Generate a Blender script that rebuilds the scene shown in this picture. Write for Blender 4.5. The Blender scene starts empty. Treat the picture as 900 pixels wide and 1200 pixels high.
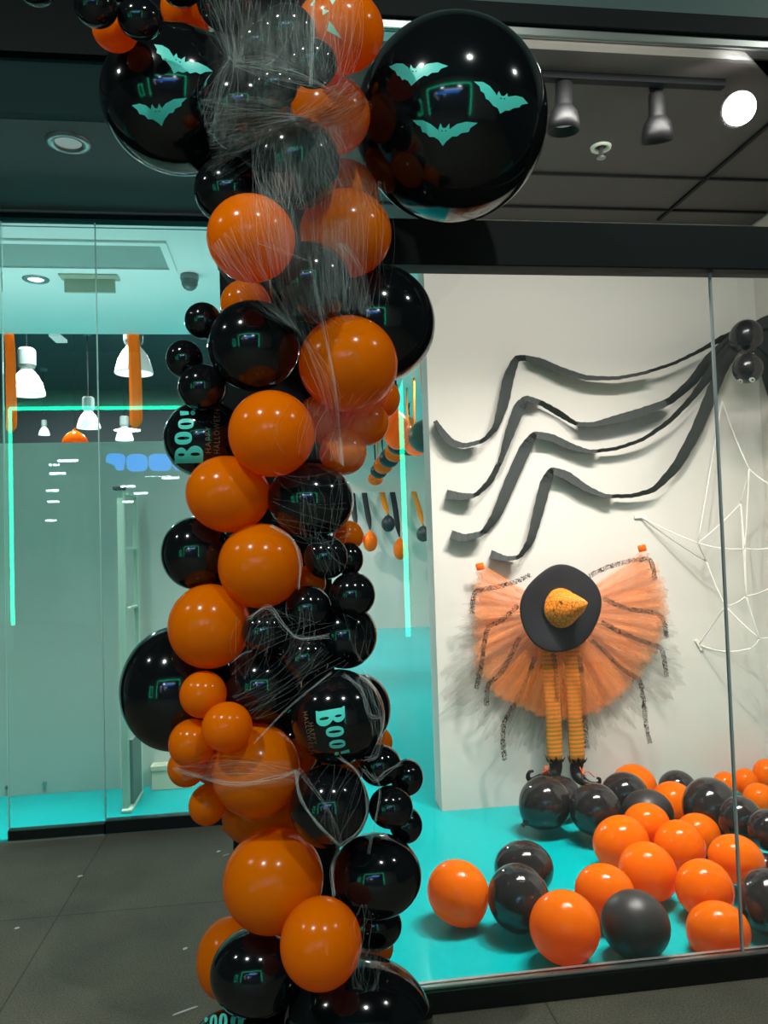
import bpy, bmesh, math, random
import numpy as np
from mathutils import Vector, Matrix, noise

random.seed(7); RNG = np.random.default_rng(11)
SC = bpy.context.scene; COLL = SC.collection
PI = math.pi

# ------------------------------------------------------------------ camera
FOC = 910.0; EYE = np.array([0.0, 0.0, 1.6])
YAW, PITCH, ROLL = math.radians(7.45), math.radians(2.15), math.radians(-1.82)
_fw = np.array([math.sin(YAW) * math.cos(PITCH), math.cos(YAW) * math.cos(PITCH), math.sin(PITCH)])
_rt = np.array([math.cos(YAW), -math.sin(YAW), 0.0]); _up = np.cross(_rt, _fw)
_c, _s = math.cos(ROLL), math.sin(ROLL)
RT = _c * _rt + _s * _up; UP = -_s * _rt + _c * _up; FW = _fw
def ray(px, py): return RT * ((px - 450) / FOC) + UP * (-(py - 600) / FOC) + FW
def at_y(px, py, y): d = ray(px, py); return EYE + d * (y / d[1])
def at_z(px, py, z): d = ray(px, py); return EYE + d * ((z - EYE[2]) / d[2])
cam_d = bpy.data.cameras.new('camera'); cam = bpy.data.objects.new('camera', cam_d); COLL.objects.link(cam)
cam_d.sensor_fit = 'HORIZONTAL'; cam_d.sensor_width = 36.0; cam_d.lens = 36.0 * FOC / 900.0; cam_d.clip_start = 0.02
M = Matrix(((RT[0], UP[0], -FW[0]), (RT[1], UP[1], -FW[1]), (RT[2], UP[2], -FW[2])))
cam.matrix_world = Matrix.Translation(EYE) @ M.to_4x4()
SC.camera = cam

# ------------------------------------------------------------------ materials
def lin(r, g, b):
    f = lambda v: (v / 255 / 12.92) if v / 255 <= 0.04045 else ((v / 255 + 0.055) / 1.055) ** 2.4
    return (f(r), f(g), f(b), 1.0)
def new_mat(name):
    m = bpy.data.materials.new(name); m.use_nodes = True
    nt = m.node_tree; return m, nt, nt.nodes, nt.links
def pbr(name, col, rough=0.5, spec=0.5, metal=0.0, coat=0.0, noise_amt=0.0, noise_scale=30.0, bump=0.0, emit=None, estr=0.0, sss=0.0):
    m, nt, N, L = new_mat(name); b = N['Principled BSDF']
    b.inputs['Base Color'].default_value = col; b.inputs['Roughness'].default_value = rough
    b.inputs['Specular IOR Level'].default_value = spec; b.inputs['Metallic'].default_value = metal
    b.inputs['Coat Weight'].default_value = coat; b.inputs['Coat Roughness'].default_value = 0.03
    if emit: b.inputs['Emission Color'].default_value = emit; b.inputs['Emission Strength'].default_value = estr
    if sss: b.inputs['Subsurface Weight'].default_value = sss; b.inputs['Subsurface Radius'].default_value = (0.02, 0.008, 0.002)
    if noise_amt or bump:
        tc = N.new('ShaderNodeTexCoord'); nz = N.new('ShaderNodeTexNoise'); nz.inputs['Scale'].default_value = noise_scale; nz.inputs['Detail'].default_value = 6
        L.new(tc.outputs['Object'], nz.inputs['Vector'])
        if noise_amt:
            mx = N.new('ShaderNodeMix'); mx.data_type = 'RGBA'
            mx.inputs[6].default_value = tuple(c * (1 - noise_amt) for c in col[:3]) + (1,)
            mx.inputs[7].default_value = tuple(min(1, c * (1 + noise_amt)) for c in col[:3]) + (1,)
            L.new(nz.outputs['Fac'], mx.inputs[0]); L.new(mx.outputs[2], b.inputs['Base Color'])
        if bump:
            bp = N.new('ShaderNodeBump'); bp.inputs['Strength'].default_value = bump; bp.inputs['Distance'].default_value = 0.01
            L.new(nz.outputs['Fac'], bp.inputs['Height']); L.new(bp.outputs['Normal'], b.inputs['Normal'])
    return m
def emissive(name, col, strength):
    m, nt, N, L = new_mat(name); N.remove(N['Principled BSDF'])
    e = N.new('ShaderNodeEmission'); e.inputs['Color'].default_value = col; e.inputs['Strength'].default_value = strength
    L.new(e.outputs[0], N['Material Output'].inputs['Surface']); return m
def glass(name, tint=(1, 1, 1, 1), ior=1.45, boost=1.0):
    m, nt, N, L = new_mat(name); N.remove(N['Principled BSDF'])
    t = N.new('ShaderNodeBsdfTransparent'); t.inputs['Color'].default_value = tint
    g = N.new('ShaderNodeBsdfGlossy'); g.inputs['Roughness'].default_value = 0.0; g.inputs['Color'].default_value = (boost, boost, boost, 1)
    fr = N.new('ShaderNodeFresnel'); fr.inputs['IOR'].default_value = ior
    mx = N.new('ShaderNodeMixShader'); L.new(fr.outputs[0], mx.inputs[0]); L.new(t.outputs[0], mx.inputs[1]); L.new(g.outputs[0], mx.inputs[2])
    L.new(mx.outputs[0], N['Material Output'].inputs['Surface']); return m

def latex(name, col, rough, transl):
    m = pbr(name, col, rough, 0.32); nt = m.node_tree; N, L = nt.nodes, nt.links
    t = N.new('ShaderNodeBsdfTranslucent'); t.inputs['Color'].default_value = col
    mx = N.new('ShaderNodeMixShader'); mx.inputs[0].default_value = transl
    L.new(N['Principled BSDF'].outputs[0], mx.inputs[1]); L.new(t.outputs[0], mx.inputs[2]); L.new(mx.outputs[0], N['Material Output'].inputs['Surface']); return m
ORANGE = latex('latex_orange', (1.0, 0.225, 0.0, 1), 0.17, 0.48)
BLACK = pbr('latex_black', (0.0045, 0.005, 0.006, 1), 0.10, 0.55)
PBLACK = pbr('latex_black_lit', (0.018, 0.017, 0.018, 1), 0.10, 0.55)  # same black latex, lighter: the window's stronger light is in the colour
MATTE = pbr('latex_matte_black', (0.022, 0.022, 0.023, 1), 0.42, 0.4)
PRINT = pbr('print_teal', lin(88, 218, 205), 0.35)
PRINT_PALE = pbr('print_pale', lin(190, 235, 210), 0.35)
PRINT_SMALL = pbr('print_tan', lin(120, 86, 62), 0.4)
WHITE_WALL = pbr('board_white', lin(208, 203, 194), 0.6, 0.3, noise_amt=0.02, noise_scale=4)
WHITE_CEIL = pbr('ceiling_white', lin(238, 238, 236), 0.8, 0.2)
TEAL = pbr('vinyl_turquoise', (0.0, 0.39, 0.40, 1), 0.16, 0.12, noise_amt=0.06, noise_scale=2.5)
BAND = pbr('panel_band_dark', lin(24, 48, 48), 0.6, 0.1)
SOFFIT = pbr('paint_soffit', lin(70, 70, 70), 0.6, 0.3)
DARK = pbr('paint_charcoal', lin(78, 76, 78), 0.6, 0.3)
DARKER = pbr('paint_black', lin(7, 11, 14), 0.6, 0.2)
DISP_CEIL = pbr('paint_dark_grey', lin(84, 78, 76), 0.55, 0.3, noise_amt=0.08, noise_scale=6)
FASCIA = pbr('panel_grey', lin(72, 88, 86), 0.5, 0.4)
SILL = pbr('sill_black', lin(10, 11, 12), 0.25, 0.5)
STEEL = pbr('rail_steel', lin(190, 190, 188), 0.3, 0.5, metal=0.9)
CHROME = pbr('ring_metal', lin(150, 152, 152), 0.35, 0.5, metal=0.7)
GREY = pbr('plastic_grey', lin(120, 124, 122), 0.45)
VENT = pbr('vent_grey', lin(150, 158, 152), 0.6, noise_amt=0.1, noise_scale=3)
CREAM = pbr('gate_cream', lin(216, 226, 206), 0.45)
BEIGE = pbr('box_beige', lin(214, 205, 180), 0.7)
PLATE = pbr('plate_grey_green', lin(170, 178, 158), 0.6)
CREPE = pbr('crepe_black', lin(66, 69, 68), 0.9, 0.05, bump=0.35, noise_scale=160)
RIBBON_O = latex('ribbon_orange', (1.0, 0.36, 0.01, 1), 0.6, 0.5)
RIBBON_K = pbr('ribbon_black', lin(45, 46, 48), 0.7, 0.2)
ROPE = pbr('rope_white', lin(225, 222, 214), 0.8, 0.1)
TAPE = pbr('tape_cream', lin(230, 226, 205), 0.6)
GLASS_CLEAR = glass('glass_clear', (0.975, 0.985, 0.98, 1), 1.45)
GLASS_TEAL = glass('glass_teal_cast', (0.835, 0.97, 0.96, 1), 1.5)  # teal cast of the shop's light put into the pane colour
GLASS_EDGE = pbr('glass_joint', lin(150, 152, 150), 0.3)
GLASS_EDGE_PALE = pbr('glass_joint_pale', lin(200, 222, 214), 0.3)
NEON = emissive('neon_green', (0.0, 1.0, 0.5, 1), 16.0)
OPPOSITE = pbr('facade_pale', lin(185, 190, 188), 0.5)
BLUE_SIGN = emissive('sign_blue', (0.01, 0.25, 1.0, 1), 9.0)
STRIP = emissive('strip_white', (0.85, 0.93, 1.0, 1), 22.0)
BULB = emissive('lamp_white', (1.0, 0.97, 0.92, 1), 7.0)
BULB_HOT = emissive('lamp_hot', (1.0, 0.97, 0.92, 1), 45.0)
DIM_LENS = pbr('lamp_lens', lin(160, 165, 160), 0.4, emit=(0.8, 0.9, 0.85, 1), estr=0.15)
PEND_GLASS = pbr('pendant_glass', lin(235, 235, 230), 0.3, emit=(1.0, 0.96, 0.9, 1), estr=0.3)
HAT_K = pbr('felt_black', lin(34, 33, 36), 0.8, 0.2, noise_amt=0.35, noise_scale=9)
SHOE = pbr('shoe_black', lin(14, 13, 14), 0.5, 0.4)
LACE_O = pbr('lace_orange', lin(235, 90, 20), 0.7)
EYE_W = pbr('eye_white', lin(235, 235, 230), 0.4)
SPIDER = pbr('latex_black_satin', (0.014, 0.014, 0.015, 1), 0.24, 0.5)
GLOW_PANEL = emissive('light_panel_cool', (0.62, 0.78, 1.0, 1), 9.0)
SPECK = pbr('paper_white', lin(225, 225, 220), 0.8)

def floor_mat():
    m, nt, N, L = new_mat('stone_floor_charcoal'); b = N['Principled BSDF']; b.inputs['Roughness'].default_value = 0.55; b.inputs['Specular IOR Level'].default_value = 0.35
    tc = N.new('ShaderNodeTexCoord'); mp = N.new('ShaderNodeMapping'); mp.inputs['Location'].default_value = (0.05, 0.0, 0)
    L.new(tc.outputs['Object'], mp.inputs['Vector'])
    br = N.new('ShaderNodeTexBrick'); br.offset = 0.0; br.inputs['Scale'].default_value = 1.0; br.inputs['Brick Width'].default_value = 1.2; br.inputs['Row Height'].default_value = 1.2
    br.inputs['Mortar Size'].default_value = 0.004; br.inputs['Color1'].default_value = (1, 1, 1, 1); br.inputs['Color2'].default_value = (0.93, 0.93, 0.93, 1); br.inputs['Mortar'].default_value = (0.55, 0.55, 0.55, 1)
    L.new(mp.outputs[0], br.inputs['Vector'])
    n1 = N.new('ShaderNodeTexNoise'); n1.inputs['Scale'].default_value = 160; n1.inputs['Detail'].default_value = 4
    n2 = N.new('ShaderNodeTexNoise'); n2.inputs['Scale'].default_value = 3; n2.inputs['Detail'].default_value = 8
    for n in (n1, n2): L.new(tc.outputs['Object'], n.inputs['Vector'])
    r1 = N.new('ShaderNodeValToRGB'); r1.color_ramp.elements[0].position = 0.3; r1.color_ramp.elements[0].color = lin(84, 79, 70); r1.color_ramp.elements[1].position = 0.75; r1.color_ramp.elements[1].color = lin(134, 126, 112)
    L.new(n1.outputs['Fac'], r1.inputs[0])
    r2 = N.new('ShaderNodeValToRGB'); r2.color_ramp.elements[0].position = 0.3; r2.color_ramp.elements[0].color = (0.75, 0.75, 0.76, 1); r2.color_ramp.elements[1].position = 0.7; r2.color_ramp.elements[1].color = (1.12, 1.1, 1.06, 1)
    L.new(n2.outputs['Fac'], r2.inputs[0])
    m1 = N.new('ShaderNodeMix'); m1.data_type = 'RGBA'; m1.blend_type = 'MULTIPLY'; m1.inputs[0].default_value = 1
    L.new(r1.outputs[0], m1.inputs[6]); L.new(r2.outputs[0], m1.inputs[7])
    m2 = N.new('ShaderNodeMix'); m2.data_type = 'RGBA'; m2.blend_type = 'MULTIPLY'; m2.inputs[0].default_value = 1
    L.new(m1.outputs[2], m2.inputs[6]); L.new(br.outputs[0], m2.inputs[7]); L.new(m2.outputs[2], b.inputs['Base Color'])
    bp = N.new('ShaderNodeBump'); bp.inputs['Strength'].default_value = 0.25; bp.inputs['Distance'].default_value = 0.004; L.new(n1.outputs['Fac'], bp.inputs['Height']); L.new(bp.outputs[0], b.inputs['Normal'])
    return m
STONE = floor_mat()

def veil(name, col, lo, hi, sc, thr=(0.35, 0.75), transl=0.4, uv=True, detail=5.0, fade=0.0):
    """A see-through cloth or gauze: diffuse fibre over a noise-driven opacity, streaked along the mesh's own UV."""
    m, nt, N, L = new_mat(name); N.remove(N['Principled BSDF'])
    tc = N.new('ShaderNodeTexCoord'); mp = N.new('ShaderNodeMapping'); mp.inputs['Scale'].default_value = sc
    L.new(tc.outputs['UV' if uv else 'Object'], mp.inputs['Vector'])
    nz = N.new('ShaderNodeTexNoise'); nz.inputs['Scale'].default_value = 1.0; nz.inputs['Detail'].default_value = detail; nz.inputs['Roughness'].default_value = 0.65
    L.new(mp.outputs[0], nz.inputs['Vector'])
    mr = N.new('ShaderNodeMapRange'); mr.inputs['From Min'].default_value = thr[0]; mr.inputs['From Max'].default_value = thr[1]; mr.inputs['To Min'].default_value = lo; mr.inputs['To Max'].default_value = hi
    L.new(nz.outputs['Fac'], mr.inputs['Value'])
    d = N.new('ShaderNodeBsdfDiffuse'); d.inputs['Color'].default_value = col
    tl = N.new('ShaderNodeBsdfTranslucent'); tl.inputs['Color'].default_value = col
    a = N.new('ShaderNodeMixShader'); a.inputs[0].default_value = transl; L.new(d.outputs[0], a.inputs[1]); L.new(tl.outputs[0], a.inputs[2])
    t = N.new('ShaderNodeBsdfTransparent'); mx = N.new('ShaderNodeMixShader')
    fac = mr.outputs[0]
    if fade:      # a gauze thins out to nothing towards its own edges
        def mth(op, x, y=None):
            n = N.new('ShaderNodeMath'); n.operation = op
            for k, v in enumerate((x, y)):
                if v is None: continue
                if isinstance(v, (int, float)): n.inputs[k].default_value = v
                else: L.new(v, n.inputs[k])
            return n.outputs[0]
        sp = N.new('ShaderNodeSeparateXYZ'); L.new(tc.outputs['UV'], sp.inputs[0]); u, v = sp.outputs[0], sp.outputs[1]
        e = mth('MINIMUM', mth('MINIMUM', u, mth('SUBTRACT', 1.0, u)), mth('MINIMUM', v, mth('SUBTRACT', 1.0, v)))
        n3 = N.new('ShaderNodeTexNoise'); n3.inputs['Scale'].default_value = 6.0; L.new(tc.outputs['UV'], n3.inputs['Vector'])
        e = mth('MULTIPLY', mth('ADD', e, mth('MULTIPLY', mth('SUBTRACT', n3.outputs['Fac'], 0.6), 0.2)), 1.0 / fade)
        cl = N.new('ShaderNodeClamp'); L.new(e, cl.inputs[0]); fac = mth('MULTIPLY', fac, cl.outputs[0])
    L.new(fac, mx.inputs[0]); L.new(t.outputs[0], mx.inputs[1]); L.new(a.outputs[0], mx.inputs[2]); L.new(mx.outputs[0], N['Material Output'].inputs['Surface'])
    return m
TULLE_O = veil('tulle_orange', lin(255, 174, 114), 0.12, 0.56, (60, 2.2, 1), (0.3, 0.72), 0.5)
TULLE_F = veil('tulle_orange_thin', lin(255, 150, 78), 0.1, 0.5, (60, 2.2, 1), (0.3, 0.72))
TULLE_G = veil('tulle_grey', lin(120, 124, 112), 0.0, 0.36, (44, 2.0, 1), (0.36, 0.75))
WEB_SHEET = veil('cobweb_gauze', lin(205, 212, 208), 0.03, 0.22, (34, 4, 1), (0.3, 0.78), 0.2, fade=0.3)
WEB_LINE = veil('cobweb_strand', lin(225, 230, 228), 0.27, 0.27, (1, 1, 1), (0, 1), 0.1)
WEB_STRAND = veil('cobweb_fibre', lin(225, 230, 228), 0.13, 0.13, (1, 1, 1), (0, 1), 0.1)

def lace_mat(name, bg, col, scale, width):
    m, nt, N, L = new_mat(name); b = N['Principled BSDF']
    tc = N.new('ShaderNodeTexCoord'); v = N.new('ShaderNodeTexVoronoi'); v.feature = 'DISTANCE_TO_EDGE'; v.inputs['Scale'].default_value = scale
    L.new(tc.outputs['Object'], v.inputs['Vector'])
    lt = N.new('ShaderNodeMath'); lt.operation = 'LESS_THAN'; lt.inputs[1].default_value = width; L.new(v.outputs['Distance'], lt.inputs[0])
    if bg is None:
        b.inputs['Base Color'].default_value = col
        t = N.new('ShaderNodeBsdfTransparent'); mx = N.new('ShaderNodeMixShader'); L.new(lt.outputs[0], mx.inputs[0]); L.new(t.outputs[0], mx.inputs[1]); L.new(b.outputs[0], mx.inputs[2])
        L.new(mx.outputs[0], N['Material Output'].inputs['Surface'])
    else:
        mx = N.new('ShaderNodeMix'); mx.data_type = 'RGBA'; mx.inputs[6].default_value = bg; mx.inputs[7].default_value = col
        L.new(lt.outputs[0], mx.inputs[0]); L.new(mx.outputs[2], b.inputs['Base Color']); b.inputs['Roughness'].default_value = 0.6
    return m
LACE_NET = lace_mat('lace_net_black', None, lin(58, 40, 32), 85, 0.1)
CROWN_O = lace_mat('crown_web_orange', lin(232, 130, 18), lin(96, 54, 12), 42, 0.04)

def stripe_mat():
    m, nt, N, L = new_mat('stocking_stripes'); b = N['Principled BSDF']; b.inputs['Roughness'].default_value = 0.8
    tc = N.new('ShaderNodeTexCoord'); w = N.new('ShaderNodeTexWave'); w.wave_type = 'BANDS'; w.bands_direction = 'Z'; w.inputs['Scale'].default_value = 13.0; w.inputs['Distortion'].default_value = 0.6
    L.new(tc.outputs['Object'], w.inputs['Vector'])
    r = N.new('ShaderNodeValToRGB'); r.color_ramp.interpolation = 'EASE'
    r.color_ramp.elements[0].position = 0.35; r.color_ramp.elements[0].color = lin(138, 116, 34); r.color_ramp.elements[1].position = 0.65; r.color_ramp.elements[1].color = lin(224, 120, 28)
    L.new(w.outputs['Fac'], r.inputs[0]); L.new(r.outputs[0], b.inputs['Base Color']); return m
STRIPES = stripe_mat()

# ------------------------------------------------------------------ object helpers
def tag(o, label=None, cat=None, group=None, kind=None):
    if label: o['label'] = label
    if cat: o['category'] = cat
    if group: o['group'] = group
    if kind: o['kind'] = kind
    return o
def origin_of(o):
    v = np.zeros(3)
    while o is not None: v = v + np.array(o.location); o = o.parent
    return v
def mesh_obj(name, verts, faces, mat, parent=None, loc=None, smooth=True, uvs=None):
    """World-space verts -> one linked mesh object, with its origin at loc (or at its parent's origin)."""
    verts = np.asarray(verts, float)
    base = origin_of(parent) if parent is not None else np.zeros(3)
    o0 = np.array(loc, float) if loc is not None else (base if parent is not None else verts.mean(0))
    me = bpy.data.meshes.new(name); me.from_pydata([tuple(v) for v in verts - o0], [], faces)
    if uvs is not None:
        ul = me.uv_layers.new(name='UVMap')
        li = np.empty(len(me.loops), int); me.loops.foreach_get('vertex_index', li)
        ul.data.foreach_set('uv', np.asarray(uvs, float)[li].ravel())
    if smooth: me.polygons.foreach_set('use_smooth', [True] * len(me.polygons))
    me.materials.append(mat); me.update()
    ob = bpy.data.objects.new(name, me); COLL.objects.link(ob)
    if parent is not None: ob.parent = parent; ob.location = o0 - base
    else: ob.location = o0
    return ob
def empty(name, loc, label=None, cat=None, group=None, kind=None):
    o = bpy.data.objects.new(name, None); COLL.objects.link(o); o.location = loc; o.empty_display_size = 0.1
    return tag(o, label, cat, group, kind)
class MB:
    def __init__(s): s.v = []; s.f = []; s.uv = []
    def add(s, verts, faces, uv=None):
        n = len(s.v); s.v += [tuple(p) for p in verts]; s.f += [tuple(i + n for i in q) for q in faces]
        s.uv += list(uv) if uv is not None else [(0, 0)] * len(verts); return s
    def box(s, lo, hi):
        x0, y0, z0 = lo; x1, y1, z1 = hi
        return s.add([(x0, y0, z0), (x1, y0, z0), (x1, y1, z0), (x0, y1, z0), (x0, y0, z1), (x1, y0, z1), (x1, y1, z1), (x0, y1, z1)],
                     [(0, 3, 2, 1), (4, 5, 6, 7), (0, 1, 5, 4), (1, 2, 6, 5), (2, 3, 7, 6), (3, 0, 4, 7)])
    def tube(s, pts, radii, n=10, cap=True, flat=None):
        pts = np.asarray(pts, float); k = len(pts); radii = np.broadcast_to(radii, (k,))
        T = np.gradient(pts, axis=0); T /= np.linalg.norm(T, axis=1)[:, None] + 1e-12
        a = np.array([0, 0, 1.0]) if abs(T[0][2]) < 0.9 else np.array([1.0, 0, 0])
        V = []
        for i in range(k):
            u = a - T[i] * (a @ T[i]); u /= np.linalg.norm(u) + 1e-12; w = np.cross(T[i], u); a = u
            for j in range(n):
                t = 2 * PI * j / n; d = u * math.cos(t) + w * math.sin(t)
                if flat is not None: d = d * np.array(flat)
                V.append(pts[i] + d * radii[i])
        F = [(i * n + j, i * n + (j + 1) % n, (i + 1) * n + (j + 1) % n, (i + 1) * n + j) for i in range(k - 1) for j in range(n)]
        if cap: F += [tuple(range(n - 1, -1, -1)), tuple((k - 1) * n + j for j in range(n))]
        return s.add(V, F)
    def lathe(s, c, axis, prof, n=32):
        """prof: (radius, height along axis) rings"""
        axis = np.array(axis, float); axis /= np.linalg.norm(axis); a = np.array([1.0, 0, 0]) if abs(axis[0]) < 0.9 else np.array([0, 1.0, 0])
        u = a - axis * (a @ axis); u /= np.linalg.norm(u); w = np.cross(axis, u); c = np.array(c, float)
        V = [c + axis * h + (u * math.cos(2 * PI * j / n) + w * math.sin(2 * PI * j / n)) * r for r, h in prof for j in range(n)]
        F = [(i * n + j, i * n + (j + 1) % n, (i + 1) * n + (j + 1) % n, (i + 1) * n + j) for i in range(len(prof) - 1) for j in range(n)]
        return s.add(V, F)
    def build(s, name, mat, parent=None, loc=None, smooth=False, bevel=0.0, uv=False):
        o = mesh_obj(name, s.v, s.f, mat, parent, loc, smooth, s.uv if uv else None)
        if bevel:
            b = o.modifiers.new('edge', 'BEVEL'); b.width = bevel; b.segments = 2; b.limit_method = 'ANGLE'
        return o
def box_obj(name, lo, hi, mat, parent=None, bevel=0.0, kind=None):
    o = MB().box(lo, hi).build(name, mat, parent, None, False, bevel)
    if kind: o['kind'] = kind
    return o
def smooth_path(pts, per=8):
    """Catmull-Rom through the points (rows may carry extra columns)."""
    P = np.asarray(pts, float); P = np.vstack([2 * P[0] - P[1], P, 2 * P[-1] - P[-2]]); out = []
    for i in range(1, len(P) - 2):
        for t in np.linspace(0, 1, per, endpoint=False):
            a, b, c, d = P[i - 1], P[i], P[i + 1], P[i + 2]
            out.append(0.5 * (2 * b + (c - a) * t + (2 * a - 5 * b + 4 * c - d) * t * t + (3 * b - a - 3 * c + d) * t ** 3))
    out.append(P[-2]); return np.array(out)

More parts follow.
